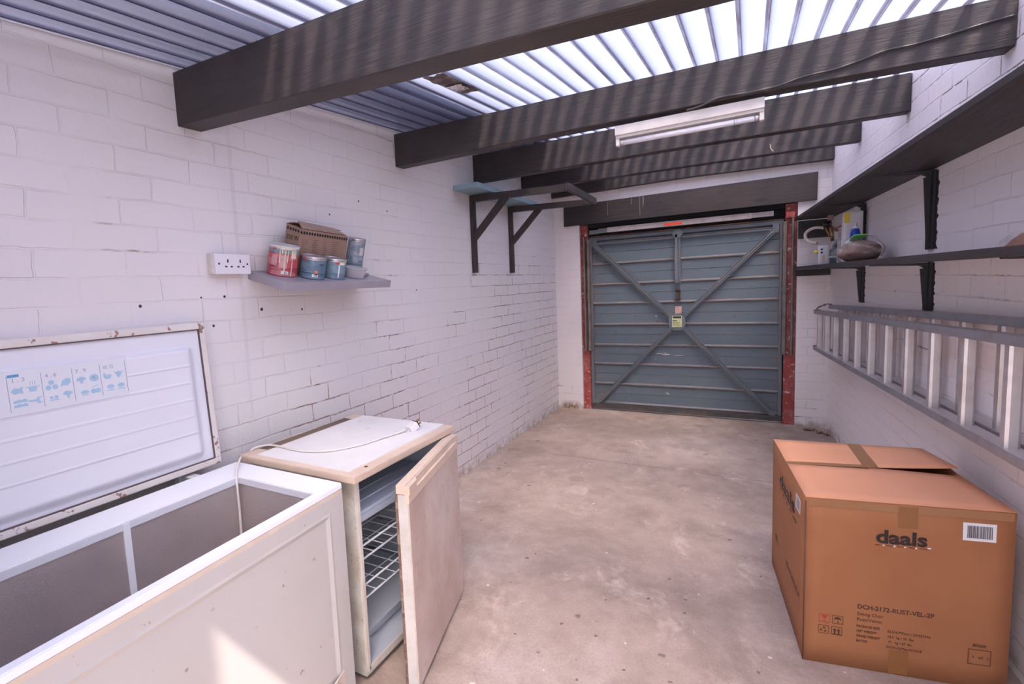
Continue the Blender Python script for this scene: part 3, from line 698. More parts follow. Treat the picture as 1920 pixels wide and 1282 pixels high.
b.build('valve_body', brass, hose, M=OH)
b = MB(); b.tube([Vector((2.4776, 5.2800, 1.8446)), Vector((2.4919, 5.2800, 1.8431))], .018, 12); b.build('hose_collar', simple('chrome', (.7, .7, .72), .2, metal=.9), hose, M=OH)
b = MB(); b.lathe([(0, -.022), (.02, -.02), (.026, 0), (.02, .02), (0, .022)], c=Vector((2.5029, 5.2200, 1.8633)), seg=16); b.build('valve_knob', simple('black_plastic', (.015, .013, .016), .4), hose, M=OH)
b = MB(); b.tube(smooth([Vector((2.5290, 5.2000, 1.8461)), Vector((2.5398, 5.0500, 1.8168)), Vector((2.5606, 4.9500, 1.8233)), Vector((2.5798, 4.9000, 1.8413))]), .006, 8); b.build('copper_pipe', simple('copper', (.40, .19, .12), .35, metal=.6), hose, M=OH)
c0 = Vector((2.5188, 5.1500, 1.9108)); b = MB(); b.box((-.02, -.02, -.02), (.02, .02, .02), Matrix.Translation(c0), .006); b.build('valve_cap', simple('old_copper', (.30, .19, .16), .5, metal=.4), hose, M=OH)
# white battery/test unit hanging over the front
c0 = Vector((2.4728, 5.1000, 1.6880))
tu = tag(empty('tester_box', (c0.x, c0.y, ZL)), 'small white plastic box with a yellow fitting beside the cream hose', 'box')
OT = Matrix.Translation((-c0.x, -c0.y, -ZL))
MB().box((c0.x-.035, c0.y-.03, ZL), (c0.x+.032, c0.y+.03, ZL+.155), None, .008).build('case', wp, tu, M=OT)
MB().tube([(c0.x-.062, c0.y-.01, ZL+.105), (c0.x-.034, c0.y-.01, ZL+.105)], .013, 12).build('yellow_collar', simple('yellow_plastic', (.80, .62, .06), .4), tu, M=OT)
b = MB()
for dz in (.115, .09): b.box((c0.x-.020, c0.y-.0312, ZL+dz), (c0.x-.006, c0.y-.0298, ZL+dz+.014))
b.build('slots', ink, tu, M=OT)
MB().box((c0.x-.010, c0.y-.0312, ZL+.02), (c0.x+.008, c0.y-.0298, ZL+.075)).build('orange_label', simple('peach_label', (.75, .50, .28), .5), tu, M=OT)
c0 = Vector((2.5240, 5.0000, 1.6420))
jar = tag(empty('dark_canister', (c0.x+.02, 5.0, ZL)), 'dark green-grey canister with a pale stripe behind the white box', 'canister')
MB().lathe([(0, 0), (.042, 0), (.044, .003), (.044, .11), (.038, .118), (.024, .122), (.022, .150), (0, .150)], seg=28).build('body', simple('green_grey_tin', (.06, .075, .07), .4), jar)
MB().lathe([(.0445, .050), (.0445, .062)], seg=28).build('stripe', simple('pale_stripe', (.45, .48, .5), .4), jar)
MB().lathe([(0, .150), (.016, .150), (.016, .185), (0, .187)], seg=20).build('cap', simple('grey_cap', (.32, .29, .30), .5), jar)
# white plastic can with yellow label
c0 = Vector((2.5902, 4.6200, 1.7722)); ct0 = Vector((2.6016, 4.6200, 1.9267))
jc = tag(empty('white_bottle', (c0.x, 4.66, ZL)), 'large white plastic container with a yellow label behind the blue bottle', 'bottle')
HJ = ct0.z-ZL
MB().box((-.055, -.045, 0), (.058, .05, HJ-.025), None, .018).build('body', simple('white_hdpe', (.72, .68, .70), .4), jc)
MB().box((-.050, -.0465, HJ-.105), (-.018, -.0445, HJ-.035)).build('yellow_label', simple('yellow_label', (.78, .56, .04), .45), jc)
MB().lathe([(0, HJ-.026), (.022, HJ-.026), (.022, HJ-.002), (0, HJ)], c=(.025, 0, 0), seg=20).build('cap', wp, jc)
# paper packet
c0 = Vector((2.5440, 4.9500, 1.8412))
pk = tag(MB().box((-.045, -.008, 0), (.045, .008, .235), Matrix.Rotation(R(8), 4, 'X'), .003).build('paper_packet', simple('grey_white_paper', (.50, .46, .46), .7, (.40, .35, .34), 15)), 'pale paper packet leaning upright between the valve and the white container', 'packet')
pk.location = (c0.x+.04, 4.93, ZL)
# blue bottle
c0 = Vector((2.5667, 4.3800, 1.7218))
bl = tag(empty('blue_bottle', (c0.x+.01, 4.42, ZL)), 'bright blue plastic bottle with a white nozzle standing behind the plastic bag', 'bottle')
blue_p = simple('bright_blue_plastic', (.015, .055, .42), .3)
MB().lathe([(0, 0), (.040, 0), (.043, .004), (.043, .11), (.036, .14), (.026, .20), (.022, .222), (.018, .226), (0, .226)], seg=32).build('body', blue_p, bl)
MB().lathe([(0, .226), (.019, .226), (.017, .240), (.009, .246), (.007, .262), (0, .263)], seg=24).build('nozzle', wp, bl)
MB().tube([(-.03, -.03, .12), (-.055, -.05, .165)], [.012, .007], 10).build('spout', simple('pale_pink_plastic', (.62, .50, .52), .4), bl)
# plastic bag of brown filler
c0 = Vector((2.5353, 4.1000, 1.6074))
bag = tag(empty('plastic_bag', (rx(4.1)-.155, 4.10, ZL)), 'clear plastic bag of brown contents with a green strip, on the lower right shelf', 'bag')
def blob(a, b_, c, sd, k=.12):
    def f(u, v):
        th = 2*math.pi*u; ph = math.pi*v; x = math.cos(th)*math.sin(ph); y = math.sin(th)*math.sin(ph); z = math.cos(ph)
        n = 1+k*mnoise(Vector((x*2.2+sd, y*2.2, z*2.2)))+k*.5*mnoise(Vector((x*6+sd, y*6, z*6)))
        return Vector((a*x*n, b_*y*n, max(c*z*n+c*.85, .001)))
    return f
MB().grid(blob(.105, .180, .072, 3), 36, 20).build('contents', simple('brown_filler', (.22, .12, .09), .8, (.30, .18, .14), 18, bump=.4, bs=40), bag)
MB().box((-.04, -.115, .148), (.03, .115, .154), Matrix.Rotation(R(-6), 4, 'X'), .002).build('green_strip', simple('green_tape', (.16, .62, .12), .45), bag)
film = Mat('clear_film'); film.n.remove(film.b)
t1, g1, mx = film.new('ShaderNodeBsdfTransparent'), film.new('ShaderNodeBsdfGlossy'), film.new('ShaderNodeMixShader'); d1 = film.new('ShaderNodeBsdfDiffuse'); m0 = film.new('ShaderNodeMixShader')
g1.inputs['Roughness'].default_value = .15; d1.inputs[0].default_value = (.8, .78, .8, 1); m0.inputs[0].default_value = .5
film.L(g1.outputs[0], m0.inputs[1]); film.L(d1.outputs[0], m0.inputs[2])
film.L(film.ramp(film.noise(14, 4, .6, dist=1), .45, .75, .10, .45), mx.inputs[0]); film.L(t1.outputs[0], mx.inputs[1]); film.L(m0.outputs[0], mx.inputs[2]); film.L(mx.outputs[0], film.n['Material Output'].inputs[0])
M_FILM = film.m
MB().grid(blob(.122, .215, .086, 9, .20), 48, 26).build('film', M_FILM, bag)
# copper clips in a blister pack near the right edge of view
c0 = wr(1.93, .20, ZL)
cp = tag(empty('blister_pack', c0, (0, 0, R(-88))), 'clear packet of copper-coloured fittings with two silver domes, near end of the lower right shelf', 'packet')
cop = simple('copper_plate', (.42, .19, .11), .4, (.30, .12, .08), 30, metal=.2)
MB().prism([(-.20, .003), (-.155, .020), (-.10, .034), (.08, .036), (.08, .004), (-.16, .001)], -.03, .03, 1).build('copper_fitting', cop, cp)
for x, z in ((-.155, .013), (-.112, .025)):
    MB().lathe([(0, .010), (.009, .008), (.013, 0), (0, 0)], seg=20, M=Matrix.Translation((x, .030, z)) @ Matrix.Rotation(R(-90), 4, 'X')).build('silver_dome', simple('chrome', (.7, .7, .72), .2, metal=.9), cp)
MB().prism([(-.235, .002), (-.19, .022), (-.12, .040), (.10, .042), (.10, .002)], -.04, .045, 1).build('film', M_FILM, cp)

# ---------------------------------------------------------------- ladder
alu = simple('dull_aluminium', (.62, .575, .57), .38, (.50, .44, .425), 9, metal=.55, bump=.05, stretch=(1, .2, 1))
aluf = simple('grey_rail_edge', (.34, .33, .35), .42, (.27, .255, .27), 12, metal=.4)
lad = tag(empty('ladder', wr(4, .08, .8)), 'long aluminium extension ladder hung sideways along the right wall under the shelves', 'ladder')
OL = Matrix.Translation(-wr(4, .08, .8))
Y0, Y1 = 1.15, 5.52
def zl(y): return .790+(5.40-y)*.0235              # underside of the lower rail
def zu(y): return 1.118+(5.40-y)*.037              # underside of the upper rail
rung_y = [5.50-.319*i for i in range(14)]
def rail(off0, off1, zf, h, y0, y1, lift=0):
    return MB().hexa([wr(y0, off0, zf(y0)+lift), wr(y0, off1, zf(y0)+lift), wr(y1, off1, zf(y1)+lift), wr(y1, off0, zf(y1)+lift), wr(y0, off0, zf(y0)+h+lift), wr(y0, off1, zf(y0)+h+lift), wr(y1, off1, zf(y1)+h+lift), wr(y1, off0, zf(y1)+h+lift)], .003)
for nm, (o0, o1, ya, yb, dz) in dict(front=(.150, .092, 1.15, 5.62, 0), back=(.072, .014, 1.0, 5.45, .0)).items():
    sec = empty('ladder_section', wr(4, o0, .8)-wr(4, .08, .8), parent=lad); OS = Matrix.Translation(-wr(4, o0, .8))
    up = .048 if nm == 'back' else 0
    for zf, k in ((zl, 0), (zu, up)):
        rail(o0, o1, zf, .030, ya, yb, k).build('rail', alu, sec, M=OS)
    for zf, k in ((zl, 0), (zu, up)):
        rail(o0+.0015, o0-.003, zf, .033, ya, yb, k-.0015).build('rail_edge', aluf, sec, M=OS)
    for i, y in enumerate(rung_y):
        y = y-(0.05 if nm == 'back' else 0); oc = (o0+o1)/2
        if not ya+.05 < y < yb-.03: continue
        b = MB(); z0, z1 = zl(y)+.030, zu(y)+up
        ring = [(-.014, .019), (-.017, .010), (-.017, -.012), (-.012, -.019), (.012, -.019), (.017, -.012), (.017, .010), (.014, .019)]
        A = [b.bm.verts.new(wr(y+a*1.05, oc+c, z0)) for a, c in ring]; B = [b.bm.verts.new(wr(y+a*1.05, oc+c, z1)) for a, c in ring]
        for j in range(8): b.bm.faces.new((A[j], A[(j+1) % 8], B[(j+1) % 8], B[j]))
        b.build('rung', alu, sec, M=OS)
    if nm == 'front':
        for zf in (zl, zu):
            q = MB().tube([wr(yb+.02, o0-.005, zf(yb)+.015), wr(yb+.02, o1+.005, zf(yb)+.015)], .020, 14)
            q.build('rubber_foot', simple('black_rubber', (.03, .025, .025), .6), sec, M=OS)
    else:
        q = MB().tube(smooth([wr(5.42, .10, zu(5.4)+.075), wr(5.55, .10, zu(5.5)+.07), wr(5.66, .115, zu(5.6)+.05), wr(5.70, .12, zu(5.7)+.02), wr(5.66, .12, zu(5.6)+.005)]), .005, 8)
        q.tube(smooth([wr(5.42, .06, zu(5.4)+.082), wr(5.6, .07, zu(5.5)+.078), wr(5.72, .10, zu(5.6)+.045)]), .005, 8)
        q.build('hook', simple('dull_hook', (.22, .17, .16), .5, metal=.4), sec, M=OS)

# ---------------------------------------------------------------- cardboard box
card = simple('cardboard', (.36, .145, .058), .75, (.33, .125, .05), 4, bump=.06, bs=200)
card_lit = simple('cardboard_top_lit', (.72, .33, .185), .75, (.68, .305, .17), 4, bump=.05, bs=200)  # overhead light on the box top put into a paler card colour
tape = simple('packing_tape', (.34, .165, .075), .28, (.30, .14, .06), 6)
A0, A1, B1, B0 = Vector((2.148, 2.25, 0)), Vector((2.74, 2.37, 0)), Vector((2.65, 3.06, 0)), Vector((2.072, 2.99, 0))
HBX = .652
bx = tag(empty('cardboard_box', (2.40, 2.66, 0)), 'large brown cardboard box printed daals, on the floor by the right wall', 'box')
OX = Matrix.Translation((-2.40, -2.66, 0)); Z = Vector((0, 0, 1))
def side(P_, Q_, nseg=10, bulge=.006):
    def f(u, v):
        n = Vector(((Q_-P_).y, -(Q_-P_).x, 0)).normalized()
        return P_.lerp(Q_, u)+Z*(HBX*v)+n*(bulge*math.sin(math.pi*u)*math.sin(math.pi*v))
    return f
b = MB()
for P_, Q_ in ((A0, A1), (A1, B1), (B1, B0), (B0, A0)): b.grid(side(P_, Q_), 10, 8)
b.hull([A0, A1, B1, B0], [(3, 2, 1, 0)])
bmesh.ops.remove_doubles(b.bm, verts=b.bm.verts, dist=.0004)
o = b.build('carton_body', card, bx, M=OX); sm = o.modifiers.new('t', 'SOLIDIFY'); sm.thickness = .004; sm.offset = -1
# top flaps meet on a line that gapes open at the right
ML, MR = B0.lerp(A0, .485), B1.lerp(A1, .455)
def flap(P_, Q_, Rr_, S_, name, lift):
    """P,Q on the hinge edge, R,S on the free edge"""
    def f(u, v):
        p = P_.lerp(Q_, u).lerp(S_.lerp(Rr_, u), v); return p+Z*(HBX+.001+lift*v*max(0, (u-.35)/.65)**1.6)
    o = MB().grid(f, 10, 6).build(name, card_lit, bx, M=OX); s_ = o.modifiers.new('t', 'SOLIDIFY'); s_.thickness = .004; s_.offset = 1; return o
flap(B0, B1, MR, ML+Vector((0, .001, 0)), 'top_flap', .020)
flap(A0, A1, MR-Vector((0, .006, 0)), ML, 'top_flap', -.012)
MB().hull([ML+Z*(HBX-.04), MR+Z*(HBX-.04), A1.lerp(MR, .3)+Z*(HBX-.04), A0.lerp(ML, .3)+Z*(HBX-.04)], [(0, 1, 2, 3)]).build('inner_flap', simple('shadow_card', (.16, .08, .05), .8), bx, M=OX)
def strip(P_, Q_, wvec, h, name='tape_strip', m=tape, parent=None):
    q = [P_, Q_, Q_+wvec, P_+wvec]; return MB().hexa(q+[p+h for p in q]).build(name, m, parent or bx, M=OX)
T = Z*(HBX+.0052); e = Z*.0006
dA = (ML-B0); yv = (A0-B0).normalized()
q0 = ML.lerp(MR, .045)
strip(ML+T-yv*.018, ML.lerp(MR, .50)+T+Z*.0034-yv*.018, yv*.036, e)
pA, pB = B0.lerp(B1, .515), ML.lerp(MR, .47)
strip(pA+T, pB+T+Z*.0032, (B1-B0).normalized()*.052, e)
# front face frame
ex = (A1-A0).normalized(); nf = Vector((ex.y, -ex.x, 0))
def FP(s_, z, out=.0008):
    L_ = (A1-A0).length; bul = .006*math.sin(math.pi*min(max(s_/L_, 0), 1))*math.sin(math.pi*min(max(z/HBX, 0), 1))
    return A0+ex*s_+Z*z+nf*(out+bul)
def FQ(s0, z0, s1, z1, name, m, out=.0008, n=6):
    b = MB(); b.grid(lambda u, v: FP(s0+(s1-s0)*u, z0+(z1-z0)*v, out), n, 3); o = b.build(name, m, bx, M=OX); return o
FQ(.012, .622, .598, .650, 'tape_strip', tape, .0008, 12)
FQ(.281, .567, .338, .645, 'tape_strip', simple('packing_tape_dark', (.27, .115, .04), .25), .0014)
FQ(.268, .006, .326, .098, 'tape_strip', simple('packing_tape_dark', (.27, .115, .04), .25), .0010)
brown_ink = simple('brown_ink', (.085, .03, .018), .6); box_ink = simple('box_black_ink', (.028, .014, .012), .6)
def FT(body, s_, z, size, width=None, m=brown_ink, bold=0, name='print'):
    o = FP(s_, z, .0012); return text(body, size, OX @ frame(o, ex, Z), m, bx, name, bold, width)
text('daals', .068, OX @ frame(FP(.217, .506, .0014), ex, Z), box_ink, bx, 'logo', .0022, .148)
FT('sofas        dining       decor       office       outdoor', .2155, .495, .0060, .155, m=brown_ink, bold=.0001)
for s_ in (.238, .270, .300, .332): FQ(s_, .4945, s_+.005, .4995, 'white_dot', white_pl, .0018, 1)
FQ(.3665, .499, .377, .5035, 'white_dot', white_pl, .0018, 1)
FQ(.463, .543, .553, .607, 'barcode_label', white_pl, .0012)
b = MB(); rn = random.Random(11); x = .475
while x < .541:
    w_ = rn.choice((.0008, .0012, .0020, .0026)); b.hexa([FP(x, .553, .0016), FP(x+w_, .553, .0016), FP(x+w_, .553, .0022), FP(x, .553, .0022), FP(x, .597, .0016), FP(x+w_, .597, .0016), FP(x+w_, .597, .0022), FP(x, .597, .0022)]); x += w_+rn.choice((.0008, .0012, .0018))
b.build('barcode', simple('grey_black_ink', (.09, .08, .09), .6), bx, M=OX)
FT('DCH-2172-RUST-VEL-2P', .1675, .2425, .0235, .226, bold=.0006)
FT('Dining Chair', .1675, .2165, .0170, .078)
FT('Rust/Velvet', .1675, .1945, .0170, .076)
for t_, z, w_ in (('PACKAGE SIZE', .1690, .070), ('NET WEIGHT', .1495, .062), ('GROSS WEIGHT', .1300, .073), ('BATCH', .1105, .034)): FT(t_, .1675, z, .0125, w_, bold=.0003)
for t_, z, w_, s_ in (('55.5*57*93cm / 22*22*37in', .1640, .126, .2605), ('14.5  kg / 32  lbs', .1440, .075, .2605), ('17   kg / 37  lbs', .1235, .068, .263), ('DCH-22May-0172-B', .1035, .104, .2590)): FT(t_, s_, z, .0125, w_)
FT('BOX', .505, .158, .0125, .038, bold=.0004)
def box_outline(s0, z0, s1, z1, t_, m):
    b = MB()
    for a in ((s0, z0, s1, z0+t_), (s0, z1-t_, s1, z1), (s0, z0, s0+t_, z1), (s1-t_, z0, s1, z1)):
        q = [FP(a[0], a[1], .0008), FP(a[2], a[1], .0008), FP(a[2], a[3], .0008), FP(a[0], a[3], .0008)]; b.hexa([*q, *[p+nf*.0006 for p in q]])
    return b.build('symbol_frame', m, bx, M=OX)
box_outline(.494, .090, .557, .147, .0018, brown_ink)
FT('1  of  1', .504, .114, .0125, .042)
red_ink = simple('red_ink', (.42, .04, .03), .6)
def poly(pts, m, name='symbol'):
    b = MB(); A = [b.bm.verts.new(FP(s_, z, .0010)) for s_, z in pts]; b.bm.faces.new(A); r_ = bmesh.ops.extrude_face_region(b.bm, geom=list(b.bm.faces)); bmesh.ops.translate(b.bm, verts=[v for v in r_['geom'] if isinstance(v, bmesh.types.BMVert)], vec=nf*.0006)
    return b.build(name, m, bx, M=OX)
for s0, z0, m_ in ((.0505, .1680, red_ink), (.0920, .1680, brown_ink), (.0480, .1225, brown_ink), (.0900, .1225, brown_ink)): box_outline(s0, z0, s0+.034, z0+.033, .0014, m_)
def g(s0, z0, pts): return [(s0+a, z0+c) for a, c in pts]
poly(g(.0505, .168, [(.009, .028), (.025, .028), (.023, .020), (.018, .016), (.018, .008), (.023, .005), (.011, .005), (.016, .008), (.016, .016), (.011, .020)]), red_ink)
poly(g(.092, .168, [(.005, .017), (.008, .023), (.017, .028), (.026, .023), (.029, .017), (.018, .019), (.018, .007), (.021, .006), (.021, .004), (.0165, .004), (.0165, .019)]), brown_ink)
for dx in (0, .0125): poly(g(.090+dx, .1225, [(.008, .006), (.013, .006), (.013, .018), (.0165, .018), (.0105, .027), (.0045, .018), (.008, .018)]), brown_ink)
poly(g(.090, .1225, [(.004, .003), (.030, .003), (.030, .005), (.004, .005)]), brown_ink)
for k in range(3):
    a = R(90+120*k); c_ = (.048+.017, .1225+.0155)
    pts = [(.0105, -.9), (.0105, -.1), (.0135, -.1), (.0085, .35), (.0035, -.1), (.0062, -.1), (.0062, -.75)]
    poly([(c_[0]+r_*math.cos(a+t_), c_[1]+r_*math.sin(a+t_)) for r_, t_ in pts], brown_ink)
# left side print
ey_ = (A0-B0).normalized(); nl = Vector((ey_.y, -ey_.x, 0)); LL = (A0-B0).length
if nl.x > 0: nl = -nl
def SP(s_, z, out=.0012): return B0+ey_*s_+Z*z+nl*(out+.006*math.sin(math.pi*s_/LL)*math.sin(math.pi*z/HBX))
text('daals', .088, OX @ frame(SP(.215, .506), ey_, Z), box_ink, bx, 'logo', .0012, .345)
def SQ(s0, z0, s1, z1, name, m, out=.0012):
    return MB().grid(lambda u, v: SP(s0+(s1-s0)*u, z0+(z1-z0)*v, out), 4, 2).build(name, m, bx, M=OX)
SQ(.582, .548, .668, .608, 'barcode_label', white_pl); SQ(.595, .556, .655, .600, 'barcode', simple('grey_black_print', (.32, .31, .34), .6), .0016)
text('sofas      dining     decor     office     outdoor', .012, OX @ frame(SP(.23, .487), ey_, Z), brown_ink, bx, 'print', 0, .38)
text('BOX 1 of 1', .05, OX @ frame(SP(.13, .19), ey_, Z), brown_ink, bx, 'print', 0, .11)
text('DCH-2172-RUST-VEL-2P', .030, OX @ frame(SP(.42, .215), ey_, Z), brown_ink, bx, 'print', 0, .27)
for P_ in (A0,): MB().tube([P_+Z*.004+nf*.001, P_+Z*(HBX-.01)+nf*.001], .0022, 6).build('worn_corner', simple('dark_card_edge', (.12, .06, .04), .8), bx, M=OX)

# ---------------------------------------------------------------- chest freezer
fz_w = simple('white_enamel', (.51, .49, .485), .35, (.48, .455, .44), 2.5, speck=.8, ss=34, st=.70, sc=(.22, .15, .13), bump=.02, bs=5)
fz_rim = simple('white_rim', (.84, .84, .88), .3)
beige = simple('yellowed_trim', (.60, .50, .42), .5, (.66, .57, .49), 14)
liner = Mat('stucco_liner'); M_LINER = liner.done(liner.mix(liner.ramp(liner.noise(3, 3), .4, .7), (.62, .55, .54), (.54, .47, .47)), .36, liner.bump(liner.noise(190, 3, .7), .6, .003), metal=.6)
ZR = .83
fz = tag(empty('chest_freezer', (.45, .65, 0)), 'open white chest freezer with its lid raised against the left wall', 'freezer')
OF = Matrix.Translation((-.45, -.65, 0))
def xf(y): return .717+.062*(1.297-y)                # front line of the rim
yA, yB = -.06, 1.297; XB = .142
def FZ(name, b, m, parent=None): return b.build(name, m, parent or fz, M=OF)
inx0, iny0, iny1 = .298, .06, 1.185
def ixf(y): return xf(y)-.030
def ring_prism(o_, i_, z0, z1):
    b = MB(); n = 4
    V = [[b.bm.verts.new((x, y, z)) for x, y in L_] for L_, z in ((o_, z0), (o_, z1), (i_, z1), (i_, z0))]
    for a in range(4):
        for i in range(n): b.bm.faces.new((V[a][i], V[a][(i+1) % n], V[(a+1) % 4][(i+1) % n], V[(a+1) % 4][i]))
    return b
outer = [(XB, yA), (xf(yA), yA), (xf(yB), yB), (XB, yB)]; inner = [(inx0, iny0), (ixf(iny0), iny0), (ixf(iny1), iny1), (inx0, iny1)]
b = ring_prism(outer, inner, ZR-.022, ZR); bmesh.ops.bevel(b.bm, geom=[e for e in b.bm.edges], offset=.003, segments=2, affect='EDGES'); FZ('rim', b, fz_rim)
b = ring_prism([(XB+.002, yA+.002), (xf(yA)-.001, yA+.002), (xf(yB)-.001, yB-.002), (XB+.002, yB-.002)], [(XB+.02, yA+.02), (xf(yA)-.02, yA+.02), (xf(yB)-.02, yB-.02), (XB+.02, yB-.02)], ZR-.036, ZR-.022); FZ('rim_trim', b, beige)
# body shell: front with pressed panel
b = MB(); off = .001
o2 = [(XB+.004, yA+.006), (xf(yA)-off, yA+.006), (xf(yB)-off, yB-.001), (XB+.004, yB-.001)]
V0 = [b.bm.verts.new((x, y, .035)) for x, y in o2]; V1 = [b.bm.verts.new((x, y, ZR-.036)) for x, y in o2]
for i in (0, 2, 3): b.bm.faces.new((V0[i], V0[(i+1) % 4], V1[(i+1) % 4], V1[i]))
b.bm.faces.new(V0[::-1])
ys_ = [yA+.006, yA+.06, yA+.072, yA+.086, yB-.092, yB-.076, yB-.066, yB-.001]; zs_ = [.035, .060, .068, .078, ZR-.105, ZR-.090, ZR-.080, ZR-.036]
def dep(i, n): return 1 if 2 < i+1 <= n-3 and i >= 3 else 0
g_ = []
for i, y in enumerate(ys_):
    row = []
    for j, z in enumerate(zs_):
        din = -.0045 if (3 <= i <= 4 and 3 <= j <= 4) else (.0015 if (2 <= i <= 5 and 2 <= j <= 5) else 0)
        row.append(b.bm.verts.new((xf(y)-off+din, y, z)))
    g_.append(row)
for i in range(7):
    for j in range(7): b.bm.faces.new((g_[i][j], g_[i+1][j], g_[i+1][j+1], g_[i][j+1]))
FZ('body', b, fz_w)
MB().box((.20, 0, 0), (.68, 1.24, .036)).build('plinth', simple('dark_plinth', (.05, .045, .045), .7), fz, M=OF)
# tank
b = MB(); zb = .12; t_ = .004
top = [(x, y, ZR-.004) for x, y in inner]; bot = [(x+dx, y+dy, zb) for (x, y), dx, dy in zip(inner, (.01, -.01, -.01, .01), (.01, .01, -.01, -.01))]
b.hull(top+bot, [(0, 1, 5, 4), (1, 2, 6, 5), (2, 3, 7, 6), (3, 0, 4, 7), (4, 5, 6, 7)]); FZ('tank', b, M_LINER)
FZ('divider', MB().box((.299, .765, .13), (.3035, .785, ZR-.006)), fz_rim)
b = MB()
for q0_, q1_ in zip(inner, inner[1:]+inner[:1]):
    b.bar((q0_[0], q0_[1], ZR-.016), (q1_[0], q1_[1], ZR-.016), .006, .022, (0, 0, 1))
FZ('tank_lip', b, simple('soft_white', (.70, .70, .76), .35))
pl = FZ('control_panel', MB().hexa([(xf(1.05)-.001, 1.10, .05), (xf(1.05)+.003, 1.10, .05), (xf(1.22)+.003, 1.235, .05), (xf(1.22)-.001, 1.235, .05), (xf(1.05)-.001, 1.16, .148), (xf(1.05)+.005, 1.16, .148), (xf(1.22)+.005, 1.235, .160), (xf(1.22)-.001, 1.235, .160)]), beige)
FZ('control_knob', MB().lathe([(0, .012), (.010, .010), (.011, 0), (0, 0)], seg=16, M=Matrix.Translation((xf(1.19)+.004, 1.195, .125)) @ Matrix.Rotation(R(90), 4, 'Y')), simple('blue_knob', (.03, .12, .35), .4), pl)
# lid, raised against the wall
lid = empty('lid', (.075-.45, .62-.65, .825), (0, 0, 0), fz); LIDT = Matrix.Rotation(R(-3.2), 4, 'Y')
OLd = Matrix.Translation((-.075, -.62, -.825))
def LP(name, b, m, parent=None):
    o = b.build(name, m, parent or lid, M=LIDT @ OLd); return o
ly0, ly1, lz0, lz1 = -.075, 1.255, .832, 1.415
lid_cream = simple('stained_lid_frame', (.66, .60, .57), .5, (.72, .67, .65), 8, speck=.95, ss=22, st=.60, sc=(.26, .14, .10))
LP('lid_shell', MB().box((.030, ly0, lz0), (.080, ly1, lz1), None, .012), simple('lid_shell_paint', (.70, .66, .66), .4))
b = MB()
fw = .030
for a in (((.078, ly0+.004, lz0+.004), (.108, ly1-.004, lz0+fw)), ((.078, ly0+.004, lz1-fw), (.108, ly1-.004, lz1-.004)), ((.078, ly0+.004, lz0+fw), (.108, ly0+fw, lz1-fw)), ((.078, ly1-fw, lz0+fw), (.108, ly1-.004, lz1-fw))): b.box(*a, None, .005)
LP('lid_frame', b, lid_cream)
gk = simple('dark_gasket', (.10, .07, .07), .6)
b = MB()
for a in (((.100, ly0+fw, lz0+fw-.002), (.1075, ly1-fw, lz0+fw+.0025)), ((.100, ly0+fw, lz1-fw-.0025), (.1075, ly1-fw, lz1-fw+.002)), ((.100, ly1-fw-.0025, lz0+fw), (.1075, ly1-fw+.002, lz1-fw))): b.box(*a)
LP('gasket', b, gk)
# moulded inner panel with horizontal ribs
pan = simple('lid_inner_plastic', (.74, .73, .79), .3, (.72, .70, .76), 3)
pts_z = [lz0+fw, lz0+fw+.02, lz0+fw+.050, lz0+fw+.068]
def panel(u, v):
    y = ly0+fw+(ly1-ly0-2*fw)*u; z = lz0+fw+(lz1-lz0-2*fw)*v
    dy = min(y-(ly0+fw), (ly1-fw)-y); dz0 = z-(lz0+fw); dz1 = (lz1-fw)-z
    def st(d, a, b_): t = min(max((d-a)/(b_-a), 0), 1); return t*t*(3-2*t)
    h = st(dy, .045, .060)*st(dz0, .012, .050)*st(dz1, .060, .078)
    x = .101+.024*h
    if h > .9:
        k = (z-(lz0+fw+.06))/.0655; fr_ = abs(k-round(k))
        if fr_ < .055 and 0 < round(k): x += .0035*(1-fr_/.055)
    return Vector((x, y, z))
LP('inner_panel', MB().grid(panel, 96, 150), pan)
# food storage sticker
stk = LP('storage_sticker', MB().box((.1275, .500, 1.186), (.1282, .925, 1.318)), simple('sticker_film', (.70, .70, .76), .3))
blue_i = simple('pale_blue_ink', (.36, .52, .66), .5); grey_i = simple('grey_ink', (.35, .38, .48), .5)
XS = .1284
def sq(y, z, pts, s_=1, name='icon', m=blue_i):
    b = MB(); b.prism([(y+a*s_, z+c*s_) for a, c in pts], XS-.0004, XS+.0006, 0); return LP(name, b, m, stk)
def ell(a, b_, n=14, cx=0, cy=0): return [(cx+a*math.cos(2*math.pi*i/n), cy+b_*math.sin(2*math.pi*i/n)) for i in range(n)]
for y in (.594, .678, .761, .842, .922): sq(y, 1.25, [(-.0007, -.052), (.0007, -.052), (.0007, .054), (-.0007, .054)], 1, 'divider_line', grey_i)
for y, t_ in ((.603, '1 . 3'), (.688, '4 . 6'), (.770, '7 . 9'), (.851, '10. 12')):
    text(t_, .017, LIDT @ OLd @ frame((XS, y, 1.285), (0, 1, 0), (0, 0, 1)), grey_i, stk, 'print', .0002, .030)
sq(.610, 1.304, [(-.014, -.004), (.014, -.004), (.014, .004), (-.014, .004)], 1, 'print', simple('mid_blue', (.10, .30, .52), .5))
zA, zB_ = 1.258, 1.222
sq(.616, zA, [(-.017, 0), (-.008, .010), (.004, .007), (.014, .012), (.012, 0), (.014, -.010), (.004, -.006), (-.008, -.009)])
sq(.654, zA, [(-.011, .006), (.011, .006), (.008, -.008), (-.008, -.008)]); sq(.654, zA, [(-.018, .006), (.018, .006), (.018, .008), (-.018, .008)])
for d in (-.006, 0, .006): sq(.654+d, zA+.018, [(-.0008, -.006), (.0008, -.006), (.0016, .006), (0, .006)])
